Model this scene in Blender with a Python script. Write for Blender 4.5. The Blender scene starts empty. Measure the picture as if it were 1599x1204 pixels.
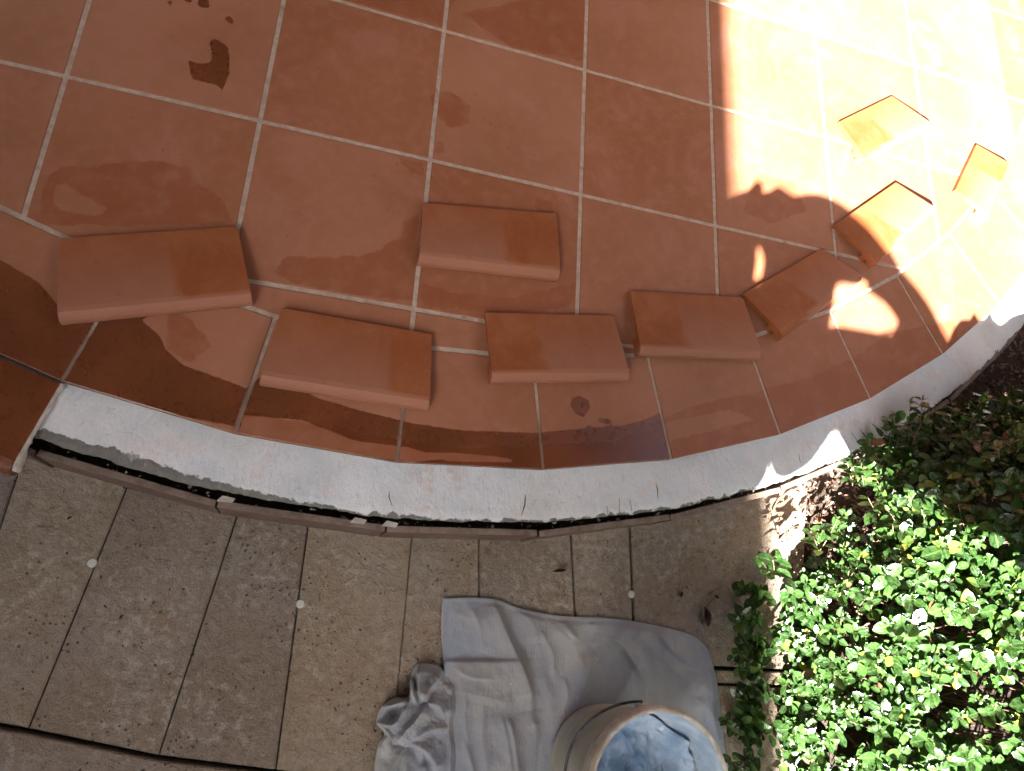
import bpy, bmesh, math, random
import numpy as np
from mathutils import Vector, Matrix, noise
rad = math.radians
random.seed(7); RNG = np.random.default_rng(7)
S = bpy.context.scene
COL = S.collection

# ------------------------------------------------------------------ camera
CAM = np.array([0.83368483, -1.19386877, 1.23630379])
ROT = np.array([[0.95384073, 0.05705194, 0.29484391],
                [0.14209965, -0.95066823, -0.27574917],
                [0.26456670, 0.30491801, -0.91489314]])      # rows: right, down, forward
FPX, PW, PH = 1104.30, 1599.0, 1204.0
cd = bpy.data.cameras.new('camera'); cam = bpy.data.objects.new('camera', cd); COL.objects.link(cam)
cd.sensor_width = 36.0; cd.lens = FPX / PW * 36.0; cd.clip_start = 0.01; cd.clip_end = 500
m = Matrix.Identity(4)
for i in range(3):
    m[i][0] = ROT[0][i]; m[i][1] = -ROT[1][i]; m[i][2] = -ROT[2][i]; m[i][3] = CAM[i]
cam.matrix_world = m
S.camera = cam

# ------------------------------------------------------------------ light
SX, SY = 1.02, 1.45                  # the sun's rays run this far in x and y for each metre they drop
SUN_EL = math.atan2(1, math.hypot(SX, SY)); SUN_AZ = math.atan2(-SX, -SY)
S.world = bpy.data.worlds.new('World'); S.world.use_nodes = True
wn = S.world.node_tree
sky = wn.nodes.new('ShaderNodeTexSky'); sky.sky_type = 'NISHITA'; sky.sun_disc = False
sky.sun_elevation = SUN_EL; sky.sun_rotation = SUN_AZ % (2 * math.pi)
bg = wn.nodes['Background']; bg.inputs['Strength'].default_value = 0.05
sky.dust_density = 3.0; sky.ozone_density = 0.6
hs = wn.nodes.new('ShaderNodeHueSaturation'); hs.inputs['Saturation'].default_value = 0.55
wn.links.new(sky.outputs[0], hs.inputs['Color']); wn.links.new(hs.outputs[0], bg.inputs[0])
sd = bpy.data.lights.new('sun', 'SUN'); sd.energy = 5.0; sd.angle = rad(0.53); sd.color = (1.0, 0.97, 0.91)
sun = bpy.data.objects.new('sun', sd); COL.objects.link(sun)
sun.rotation_euler = Vector((SX, SY, -1)).to_track_quat('-Z', 'Y').to_euler()
S.view_settings.view_transform = 'Standard'; S.view_settings.look = 'None'
S.view_settings.exposure = 3.8; S.view_settings.gamma = 1.0
S.render.engine = 'CYCLES'

# ------------------------------------------------------------------ helpers
def at(u, v, z=0.0):
    """the point of the level plane z that stands at this spot of the site survey"""
    d = ROT.T @ np.array([(u - PW / 2) / FPX, (v - PH / 2) / FPX, 1.0])
    return CAM + d * ((z - CAM[2]) / d[2])
def at2(u, v, z=0.0):
    q = at(u, v, z); return (float(q[0]), float(q[1]))
def tag(o, label=None, cat=None, group=None, kind=None):
    if label: o['label'] = label
    if cat: o['category'] = cat
    if group: o['group'] = group
    if kind: o['kind'] = kind
    return o
def link(name, me, mat, parent=None, smooth=False):
    o = bpy.data.objects.new(name, me); COL.objects.link(o)
    if mat is not None and not me.materials:
        for mm in (mat if isinstance(mat, (list, tuple)) else [mat]): me.materials.append(mm)
    if parent: o.parent = parent
    if smooth:
        for p in me.polygons: p.use_smooth = True
    return o
def mesh(name, V, F, mat, parent=None, smooth=False):
    me = bpy.data.meshes.new(name); me.from_pydata([tuple(map(float, v)) for v in V], [], [tuple(map(int, f)) for f in F]); me.update()
    return link(name, me, mat, parent, smooth)
def empty(name, loc):
    o = bpy.data.objects.new(name, None); o.location = loc; COL.objects.link(o); o.empty_display_size = .05
    return o
def bevel(o, w, seg=2, ang=35):
    b = o.modifiers.new('bevel', 'BEVEL'); b.width = w; b.segments = seg; b.limit_method = 'ANGLE'; b.angle_limit = rad(ang); return o
def attr(o, name, vals, kind='FLOAT'):
    a = o.data.attributes.new(name, kind, 'POINT')
    a.data.foreach_set('value' if kind == 'FLOAT' else 'color', np.asarray(vals, dtype=np.float32).ravel())
def tube(pts, r, n=6, cap=True):
    V = []; F = []; pts = [Vector(p) for p in pts]; R = r if hasattr(r, '__len__') else [r] * len(pts)
    up = Vector((0.3, 0.2, 1)).normalized()
    for i, p in enumerate(pts):
        t = (pts[min(i + 1, len(pts) - 1)] - pts[max(i - 1, 0)]).normalized()
        a = t.cross(up)
        if a.length < 1e-3: a = t.cross(Vector((1, 0, 0)))
        a.normalize(); b = t.cross(a)
        for k in range(n):
            w = 2 * math.pi * k / n; V.append(p + (a * math.cos(w) + b * math.sin(w)) * R[i])
    for i in range(len(pts) - 1):
        for k in range(n):
            k2 = (k + 1) % n; F.append((i * n + k, i * n + k2, (i + 1) * n + k2, (i + 1) * n + k))
    if cap: F.append(tuple(range(n))[::-1]); F.append(tuple((len(pts) - 1) * n + k for k in range(n)))
    return V, F
class MB:
    def __init__(s): s.V = []; s.F = []
    def add(s, V, F):
        o = len(s.V); s.V += [tuple(v) for v in V]; s.F += [tuple(i + o for i in f) for f in F]
    def build(s, name, mat, parent=None, smooth=False): return mesh(name, s.V, s.F, mat, parent, smooth)
def prism(poly, z0, z1):
    n = len(poly); V = [(x, y, z0) for x, y in poly] + [(x, y, z1) for x, y in poly]
    F = [tuple(range(n))[::-1], tuple(range(n, 2 * n))] + [(i, (i + 1) % n, n + (i + 1) % n, n + i) for i in range(n)]
    return V, F
def ccw(P):
    a = sum(P[i][0] * P[(i + 1) % len(P)][1] - P[(i + 1) % len(P)][0] * P[i][1] for i in range(len(P)))
    return P if a > 0 else P[::-1]
def sdist(P, X, Y):
    """signed distance (inside negative) of points to a polygon"""
    P = np.array(P); d = np.full(X.shape, 1e9); ins = np.zeros(X.shape, bool)
    for i in range(len(P)):
        a = P[i]; b = P[(i + 1) % len(P)]; e = b - a
        t = np.clip(((X - a[0]) * e[0] + (Y - a[1]) * e[1]) / (e @ e + 1e-12), 0, 1)
        d = np.minimum(d, np.hypot(X - a[0] - t * e[0], Y - a[1] - t * e[1]))
        c = ((a[1] > Y) != (b[1] > Y)) & (X < (b[0] - a[0]) * (Y - a[1]) / ((b[1] - a[1]) or 1e-12) + a[0])
        ins ^= c
    return np.where(ins, -d, d)
def fbm(x, y, z=0., o=4):
    return noise.fractal(Vector((x, y, z)), 1.0, 2.0, o)

# ------------------------------------------------------------------ materials
class NT:
    def __init__(s, name):
        s.m = bpy.data.materials.new(name); s.m.use_nodes = True; s.t = s.m.node_tree
        s.b = s.t.nodes['Principled BSDF']
        s.co = s.n('ShaderNodeTexCoord').outputs['Object']
    def n(s, k, **kw):
        q = s.t.nodes.new(k)
        for a, b in kw.items(): setattr(q, a, b)
        return q
    def l(s, a, b): s.t.links.new(a, b)
    def noise(s, scale, detail=4, rough=.6, vec=None, dist=0.):
        q = s.n('ShaderNodeTexNoise'); q.inputs['Scale'].default_value = scale; q.inputs['Detail'].default_value = detail
        q.inputs['Roughness'].default_value = rough; q.inputs['Distortion'].default_value = dist
        s.l(vec or s.co, q.inputs['Vector']); return q.outputs['Fac']
    def scaled(s, sx, sy, sz, rot=0.):
        q = s.n('ShaderNodeMapping'); q.inputs['Scale'].default_value = (sx, sy, sz); q.inputs['Rotation'].default_value = (0, 0, rot)
        s.l(s.co, q.inputs[0]); return q.outputs[0]
    def voro(s, scale, feat='F1', vec=None):
        q = s.n('ShaderNodeTexVoronoi', feature=feat); q.inputs['Scale'].default_value = scale; s.l(vec or s.co, q.inputs['Vector']); return q.outputs['Distance']
    def math(s, op, a, b=None, c=None, clamp=False):
        q = s.n('ShaderNodeMath', operation=op); q.use_clamp = clamp
        for i, v in enumerate((a, b, c)):
            if v is None: continue
            if isinstance(v, (int, float)): q.inputs[i].default_value = v
            else: s.l(v, q.inputs[i])
        return q.outputs[0]
    def step(s, v, a, b, c=0., d=1.):
        q = s.n('ShaderNodeMapRange', interpolation_type='SMOOTHSTEP')
        for i, w in enumerate((a, b, c, d)): q.inputs[i + 1].default_value = w
        s.l(v, q.inputs[0]); return q.outputs[0]
    def mix(s, f, a, b, mode='MIX'):
        q = s.n('ShaderNodeMix', data_type='RGBA', blend_type=mode)
        for i, v in ((0, f), (6, a), (7, b)):
            if isinstance(v, (int, float)): q.inputs[i].default_value = v
            elif isinstance(v, tuple): q.inputs[i].default_value = (*v, 1)
            else: s.l(v, q.inputs[i])
        return q.outputs[2]
    def attr(s, name, col=False):
        q = s.n('ShaderNodeAttribute'); q.attribute_name = name; return q.outputs['Color' if col else 'Fac']
    def bump(s, h, dist, strength=1., prev=None):
        q = s.n('ShaderNodeBump'); q.inputs['Distance'].default_value = dist; q.inputs['Strength'].default_value = strength
        s.l(h, q.inputs['Height'])
        if prev: s.l(prev, q.inputs['Normal'])
        return q.outputs[0]
    def out(s, col, rough=.6, normal=None, spec=None, **kw):
        for k, v in (('Base Color', col), ('Roughness', rough), ('Specular IOR Level', spec), *kw.items()):
            if v is None: continue
            if isinstance(v, (int, float)): s.b.inputs[k].default_value = v
            elif isinstance(v, tuple): s.b.inputs[k].default_value = (*v, 1)
            else: s.l(v, s.b.inputs[k])
        if normal: s.l(normal, s.b.inputs['Normal'])
        return s.m

def mat_tile():
    t = NT('terracotta_tile')
    n1 = t.noise(3.2, 4, .55); n2 = t.noise(38, 4, .6); n3 = t.noise(420, 2, .6)
    tint = t.attr('tint')
    c = t.mix(t.step(n1, .35, .68), (.315, .132, .070), (.39, .176, .104))
    c = t.mix(t.math('MULTIPLY', tint, .75), c, (.285, .098, .040))
    c = t.mix(t.step(n2, .42, .75, 0, .28), c, (.48, .20, .135))
    haze = t.step(t.noise(7.5, 5, .65, dist=.8), .48, .72, 0, .35)
    c = t.mix(haze, c, (.46, .21, .16))
    # damp patches with an edge of their own
    edge = t.math('ADD', t.math('MULTIPLY', t.math('SUBTRACT', t.noise(34, 5, .62), .5), .020), t.math('MULTIPLY', t.math('SUBTRACT', t.noise(150, 3, .6), .5), .008))
    wm = t.step(t.math('ADD', t.attr('damp'), edge), .0012, -.0022)
    wm = t.math('MULTIPLY', wm, t.step(t.noise(22, 4, .6), .28, .6, .35, 1.))
    wd = t.step(t.math('ADD', t.attr('wet'), t.math('MULTIPLY', edge, .32)), .0006, -.0008)  # wet mask, with shade painted in at its left end
    spots = t.step(t.voro(52), .16, .11); spots = t.math('MULTIPLY', spots, t.step(t.attr('spots'), .004, -.01))
    spots = t.math('MULTIPLY', spots, t.step(t.noise(30, 2), .5, .56))
    c = t.mix(t.math('MULTIPLY', wm, .75), c, (.27, .082, .034))
    c = t.mix(t.math('MULTIPLY', spots, .6), c, (.25, .08, .045))
    streak = t.noise(9, 3, .5)
    c = t.mix(t.math('MULTIPLY', wd, .93), c, t.mix(t.step(streak, .35, .7), (.125, .033, .010), (.175, .048, .016)))
    dust = t.step(t.voro(34), .034, .02); dust = t.math('MULTIPLY', dust, t.step(t.noise(14, 1), .58, .62))
    c = t.mix(dust, c, (.62, .5, .42))
    r = t.math('SUBTRACT', t.math('ADD', .44, t.math('MULTIPLY', n2, .12)), t.math('ADD', t.math('MULTIPLY', wd, .22), t.math('MULTIPLY', wm, .08)))
    b = t.bump(t.noise(6, 3, .5), .0016); b = t.bump(n3, .00012, 1., b)
    return t.out(c, r, b, t.math('ADD', .36, t.math('MULTIPLY', wd, .3)))
CCX, CCY = .98929535, 1.23965873
def mat_grout():
    t = NT('sanded_grout'); n = t.noise(60, 4, .6); g = t.noise(700, 2, .7)
    c = t.mix(t.step(n, .3, .7), (.42, .31, .24), (.56, .45, .37))
    c = t.mix(t.step(t.noise(16, 3, .6), .62, .72, 0, .6), c, (.22, .13, .09))
    c = t.mix(t.step(g, .3, .45, .5, 0), c, (.25, .18, .14))
    vm = t.n('ShaderNodeVectorMath', operation='DISTANCE'); t.l(t.co, vm.inputs[0]); vm.inputs[1].default_value = (CCX, CCY, 0)
    sx = t.n('ShaderNodeSeparateXYZ'); t.l(t.co, sx.inputs[0])
    wet = t.math('MULTIPLY', t.step(t.math('ADD', vm.outputs['Value'], t.math('MULTIPLY', n, .03)), 2.09, 2.13), t.step(sx.outputs[0], 1.7, 1.3))
    c = t.mix(t.math('MULTIPLY', wet, .8), c, (.20, .115, .07))
    return t.out(c, .85, t.bump(g, .0009))
def mat_piece():
    t = NT('terracotta_nosing'); n1 = t.noise(9, 4, .6, dist=.5); n2 = t.noise(60, 3, .6)
    n4 = t.noise(30, 5, .7)
    c = t.mix(t.step(n1, .35, .68), (.27, .080, .024), (.335, .115, .046))
    c = t.mix(t.step(n2, .45, .8, 0, .3), c, (.40, .15, .085))
    c = t.mix(t.math('MULTIPLY', t.attr('nose'), .75), c, (.36, .165, .11)); c = t.mix(t.step(n4, .62, .7, 0, .35), c, (.17, .055, .025))  # lip painted lighter, its highlight put into the colour
    c = t.mix(t.step(t.noise(24, 5, .7), .66, .78, 0, .45), c, (.46, .22, .15))
    return t.out(c, t.math('ADD', .44, t.math('MULTIPLY', n2, .16)), t.bump(t.noise(500, 2), .0001, 1., t.bump(t.noise(14, 3), .0012)), .28)
def mat_ledge():
    t = NT('skimmed_mortar')
    u = t.attr('across'); a = t.attr('along')
    n = t.noise(9, 5, .6); n2 = t.noise(70, 4, .65); st = t.noise(60, 3, .6, t.scaled(1, .12, 1))
    c = t.mix(t.step(n, .3, .7), (.57, .585, .60), (.74, .745, .76))
    c = t.mix(t.step(t.noise(5, 3, .5), .35, .65, 0, .5), c, (.60, .66, .74))
    c = t.mix(t.step(t.noise(13, 4, .6, dist=1.), .54, .76, 0, .45), c, (.70, .53, .46))
    rust = t.math('MULTIPLY', t.step(t.noise(40, 4, .6), .42, .7), t.step(t.noise(6, 2, .5), .5, .66))
    c = t.mix(t.math('MULTIPLY', rust, .4), c, (.56, .36, .25))
    pit = t.math('MULTIPLY', t.step(t.voro(120), .2, .1), t.step(t.noise(18, 3), .54, .64))
    c = t.mix(t.math('MULTIPLY', pit, .5), c, (.22, .2, .19))
    # bare grey cement where the outer edge has broken away, more of it towards the left end
    w = t.math('ADD', t.attr('bare'), t.math('MULTIPLY', t.math('SUBTRACT', t.noise(38, 5, .65), .5), .035))
    bare = t.step(w, -.0015, .0015)
    c = t.mix(bare, c, t.mix(t.noise(90, 3), (.09, .085, .08), (.24, .22, .20)))
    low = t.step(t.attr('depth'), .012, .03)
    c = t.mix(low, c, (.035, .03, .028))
    tr_ = t.n('ShaderNodeCombineXYZ'); t.l(t.math('MULTIPLY', a, 30.), tr_.inputs[0]); t.l(t.math('MULTIPLY', u, 14.), tr_.inputs[1]); tw = t.noise(1.6, 5, .65, tr_.outputs[0])
    c = t.mix(t.step(tw, .60, .72, 0, .35), c, (.40, .37, .35)); c = t.mix(t.step(tw, .42, .3, 0, .4), c, (.78, .78, .79))
    b = t.bump(n2, .0022); b = t.bump(tw, .0045, 1., b); b = t.bump(t.noise(13, 4, .5), .005, 1., b)
    b = t.bump(t.math('SUBTRACT', 1., bare), .002, 1., b)
    return t.out(c, .72, b)
def mat_riser():
    t = NT('old_riser_tile'); n = t.noise(22, 4, .6); n2 = t.noise(160, 3, .7)
    c = t.mix(t.step(n, .3, .7), (.095, .055, .043), (.15, .095, .075))
    c = t.mix(t.step(n2, .55, .8, 0, .7), c, (.42, .34, .28))
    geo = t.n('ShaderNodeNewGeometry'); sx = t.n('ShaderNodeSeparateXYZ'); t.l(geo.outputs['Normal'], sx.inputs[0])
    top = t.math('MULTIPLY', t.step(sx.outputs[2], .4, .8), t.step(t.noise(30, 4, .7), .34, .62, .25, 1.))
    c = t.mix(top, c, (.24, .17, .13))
    return t.out(c, .6, t.bump(n2, .0009))
def mat_paving():
    t = NT('riven_concrete'); tint = t.attr('tint')
    n1 = t.noise(5.5, 5, .6, dist=.6); n2 = t.noise(60, 6, .72, dist=.1); n3 = t.noise(260, 3, .7)
    c = t.mix(t.step(n1, .35, .66), (.255, .182, .125), (.315, .252, .205))
    c = t.mix(t.step(t.noise(9, 4, .6), .5, .7, 0, .7), c, (.27, .178, .105))
    c = t.mix(t.step(t.noise(3.2, 3, .5), .5, .72, 0, .5), c, (.19, .185, .185))
    c = t.mix(t.math('MULTIPLY', t.step(n2, .49, .64, 0, .9), t.step(t.noise(7, 3, .6), .38, .62, .25, 1.)), c, (.47, .42, .36))
    c = t.mix(t.step(n2, .46, .32, 0, .75), c, (.11, .082, .058))
    c = t.mix(t.step(n3, .55, .75, 0, .45), c, (.50, .45, .38)); c = t.mix(t.step(n3, .45, .28, 0, .5), c, (.10, .075, .055))
    c = t.mix(t.math('MULTIPLY', tint, .5), c, (.36, .29, .20)); c = t.mix(t.math('MULTIPLY', t.step(tint, .5, 0.), .3), c, (.19, .165, .145))
    r1 = t.math('ABSOLUTE', t.math('SUBTRACT', t.noise(17, 6, .62, dist=1.2), .5))
    h = t.math('ADD', t.math('MULTIPLY', t.step(r1, 0, .09), .10), t.math('MULTIPLY', t.noise(48, 6, .66), 1.))
    pits = t.math('MULTIPLY', t.step(t.voro(80), .22, .08), t.step(t.noise(10, 3), .52, .6))
    c = t.mix(t.math('MULTIPLY', pits, .5), c, (.11, .085, .06))
    h = t.math('SUBTRACT', h, t.math('MULTIPLY', pits, .8))
    b = t.bump(h, .0075); b = t.bump(n3, .0012, 1., b)
    return t.out(c, .8, b, .35)
def mat_soil():
    t = NT('dark_soil'); n = t.noise(40, 5, .7)
    c = t.mix(n, (.03, .02, .014), (.10, .065, .045))
    return t.out(c, .95, t.bump(t.noise(90, 5, .7), .01))
def mat_cloth():
    t = NT('grey_canvas'); n = t.noise(7, 4, .6, dist=.5)
    c = t.mix(t.step(n, .34, .66), (.31, .33, .375), (.40, .40, .40))
    c = t.mix(t.step(t.noise(11, 4, .6), .52, .76, 0, .5), c, (.46, .41, .335))
    c = t.mix(t.step(t.noise(4, 3, .6), .5, .7, 0, .6), c, (.25, .315, .43))
    sp = t.math('MULTIPLY', t.step(t.voro(36), .09, .04), t.step(t.noise(9, 2), .52, .6))
    c = t.mix(sp, c, (.6, .62, .66))
    w = t.n('ShaderNodeTexWave'); w.inputs['Scale'].default_value = 420; w.inputs['Distortion'].default_value = 1; t.l(t.co, w.inputs[0])
    b = t.bump(t.noise(700, 2), .0003); b = t.bump(t.noise(26, 4, .55), .0035, 1., b); b = t.bump(t.noise(60, 4, .6, t.scaled(1, .22, 1)), .0022, 1., b)
    return t.out(c, .9, b, .2, **{'Sheen Weight': .1})
def mat_simple(name, c1, c2, rough=.5, scale=20, bump=.0005, **kw):
    t = NT(name); n = t.noise(scale, 4, .6)
    return t.out(t.mix(t.step(n, .35, .65), c1, c2), rough, t.bump(t.noise(scale * 4, 3), bump), None, **kw)
def mat_leaf():
    t = NT('glossy_leaf'); c = t.attr('leafcol', True); n = t.noise(140, 3)
    c = t.mix(t.step(n, .3, .7, 0, .3), c, (.10, .17, .05))
    v = t.step(t.attr('vein'), .0, .22, .35, 0.)
    c = t.mix(v, c, (.14, .24, .07))
    t.out(c, t.math('ADD', .14, t.math('MULTIPLY', n, .2)), t.bump(t.noise(170, 3), .0016), .7)
    tr = t.n('ShaderNodeBsdfTranslucent'); t.l(t.mix(.5, c, (.16, .30, .02)), tr.inputs[0])
    mx = t.n('ShaderNodeMixShader'); mx.inputs[0].default_value = .13
    o = t.t.nodes['Material Output']; t.l(t.b.outputs[0], mx.inputs[1]); t.l(tr.outputs[0], mx.inputs[2]); t.l(mx.outputs[0], o.inputs[0])
    return t.m
M = dict(tile=mat_tile(), grout=mat_grout(), piece=mat_piece(), ledge=mat_ledge(), riser=mat_riser(), paving=mat_paving(), soil=mat_soil(),
         cloth=mat_cloth(), leaf=mat_leaf(),
         bark=mat_simple('twig_bark', (.10, .06, .04), (.22, .14, .09), .8, 60),
         crack=mat_simple('dirty_crack', (.10, .08, .07), (.20, .15, .13), .9, 40),
         hole=mat_simple('fired_clay', (.20, .065, .04), (.27, .10, .065), .8, 50),
         smear=mat_simple('dried_grout_smear', (.42, .36, .31), (.62, .58, .53), .7, 40, .002),
         disc=mat_simple('white_plastic', (.55, .52, .47), (.66, .63, .58), .6, 30),
         wire=mat_simple('dark_wire', (.025, .03, .04), (.09, .09, .1), .45, 80),
         bucket=mat_simple('cream_plastic', (.42, .39, .32), (.58, .55, .48), .5, 9, .0012),
         stain=mat_simple('stained_rim', (.46, .40, .33), (.70, .67, .62), .6, 26, .0025),
         inner=mat_simple('grout_coated_plastic', (.40, .53, .70), (.66, .76, .86), .45, 22, .003),
         paste=mat_simple('wet_blue_grey_grout', (.34, .47, .64), (.58, .70, .84), .22, 16, .004),
         thread=mat_simple('pale_thread', (.38, .39, .42), (.46, .46, .48), .9),
         deadleaf=mat_simple('dead_leaf', (.028, .014, .010), (.07, .032, .022), .6, 60, .002),
         plaster=mat_simple('cream_plaster', (.20, .15, .11), (.26, .20, .15), .85, 5, .002),
         roofing=mat_simple('stained_timber_soffit', (.055, .04, .03), (.09, .065, .045), .8, 5, .001),
         lawn=mat_simple('dry_lawn', (.10, .11, .04), (.17, .15, .07), .95, 8, .02),
         iron=mat_simple('black_iron', (.02, .02, .022), (.05, .05, .05), .5, 40),
         clay=mat_simple('pot_clay', (.33, .14, .08), (.42, .2, .12), .8, 12))

# ------------------------------------------------------------------ the round terrace
T = .33; G = .0092
CC = np.array([.98929535, 1.23965873]); RT = 2.1925; RL = 2.288
ANG0, STEP = -104.3, 7.15
ZS = -.17                                     # level of the paving
def pol(r, a): return (CC[0] + r * math.cos(rad(a)), CC[1] + r * math.sin(rad(a)))
meas = {0: -104.3, 1: -98.2, 2: -90.6, 3: -81.8, 4: -76.2, 5: -70.4, 6: -65.2, 7: -59.2}
def joint(k):
    a = ANG0 + STEP * k; o = pol(RT, a)
    if 0 <= k <= 7: d = meas[k]
    elif k > 7: d = a - 4.5
    else: d = a
    L = .2185; return o, (o[0] - L * math.cos(rad(d)), o[1] - L * math.sin(rad(d)))
KS = list(range(-7, 19))
OUT = [joint(k)[0] for k in KS]; INN = [joint(k)[1] for k in KS]

P_ = lambda L, z=0.: [at2(u, v, z) for u, v in L]
WET_AND_SHADE = [P_(q) for q in (
    [(330, 60), (340, 62), (357, 75), (357, 80), (330, 78), (327, 68)],
    [(330, 78), (358, 80), (359, 110), (352, 132), (346, 142), (338, 133), (320, 128), (300, 124), (293, 92), (305, 98), (322, 100), (330, 96)],
    [(350, 22), (358, 24), (368, 34), (362, 39), (352, 32)], [(308, 0), (325, -4), (328, 12), (318, 12), (308, 9)], [(286, -4), (300, -4), (300, 6), (290, 4)], [(258, 0), (268, 1), (270, 12), (262, 9)],
    [(-80, 380), (0, 405), (60, 440), (110, 500), (150, 497), (200, 490), (232, 490), (245, 515), (258, 545), (285, 570), (385, 606), (405, 590), (450, 600), (500, 622), (560, 640), (640, 660), (720, 672), (830, 676), (925, 668), (975, 664), (1010, 654), (1034, 642), (1046, 722), (960, 735), (850, 746), (700, 735), (622, 725), (500, 700), (380, 668), (230, 640), (100, 600), (-80, 520)],  # left end also holds shade over the wet tiles, put into the colour
    [(893, 622), (905, 618), (920, 626), (922, 638), (912, 652), (898, 646), (890, 634)], [(932, 652), (950, 654), (959, 660), (956, 664), (935, 659)],
    [(916, 662), (940, 674), (962, 690), (975, 700), (955, 702), (925, 690)])]
HOLE = [P_(q) for q in ([(375, 648), (470, 656), (560, 690), (632, 698), (700, 716), (640, 722), (520, 704), (380, 672)],
                                                [(235, 492), (262, 520), (268, 530), (250, 525), (222, 500)],
                        [(660, 707), (720, 708), (800, 716), (800, 722), (700, 720)])]
DAMP = [P_(q) for q in (
    [(370, 640), (640, 690), (720, 700), (960, 690), (960, 730), (700, 740), (360, 680)],
    [(62, 330), (66, 295), (80, 270), (100, 258), (140, 262), (190, 252), (240, 250), (300, 262), (308, 285), (335, 300), (352, 318), (362, 352), (40, 352), (46, 328)],
    [(430, 425), (445, 400), (520, 402), (580, 395), (625, 370), (632, 345), (655, 330), (650, 470), (560, 462), (450, 440)],
    [(670, 150), (700, 140), (735, 165), (730, 195), (700, 200), (682, 180)], [(620, 245), (660, 255), (662, 275), (640, 270)], [(680, 218), (696, 222), (694, 238), (680, 238)],
    [(655, 440), (700, 455), (800, 465), (905, 440), (890, 480), (790, 490), (660, 478)],
    [(960, 690), (1030, 655), (1100, 628), (1180, 612), (1260, 590), (1330, 560), (1390, 520), (1490, 500), (1500, 540), (1350, 640), (1200, 690), (1040, 720), (960, 722)],
    [(1180, 270), (1240, 285), (1260, 330), (1200, 350), (1160, 330)],
    [(835, 310), (865, 315), (862, 345), (840, 340)], [(440, -20), (720, -20), (690, 40), (560, 5)], [(720, 20), (915, -20), (915, 95), (800, 75)], 
    [(260, 480), (300, 500), (330, 540), (300, 570), (262, 545)])]
DHOLE = [P_(q) for q in ([(86, 290), (95, 285), (125, 302), (150, 318), (168, 325), (160, 335), (130, 335), (92, 328), (82, 318)], [(1000, 668), (1140, 640), (1180, 655), (1040, 690)])]
SPOTS = [P_(q) for q in ([(120, 170), (300, 190), (340, 260), (300, 260), (180, 250), (110, 240)], [(400, 330), (470, 320), (500, 400), (420, 410)], [(700, 120), (900, 140), (880, 300), (690, 290)], [(560, 220), (665, 250), (660, 340), (560, 300)],
                         [(600, 290), (655, 300), (650, 420), (590, 410)])]
def field(X, Y, A, H=()):
    d = np.full(X.shape, .05)
    for p in A: d = np.minimum(d, sdist(p, X, Y))
    for p in H: d = np.maximum(d, -sdist(p, X, Y))
    return np.clip(d, -.05, .05)

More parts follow.
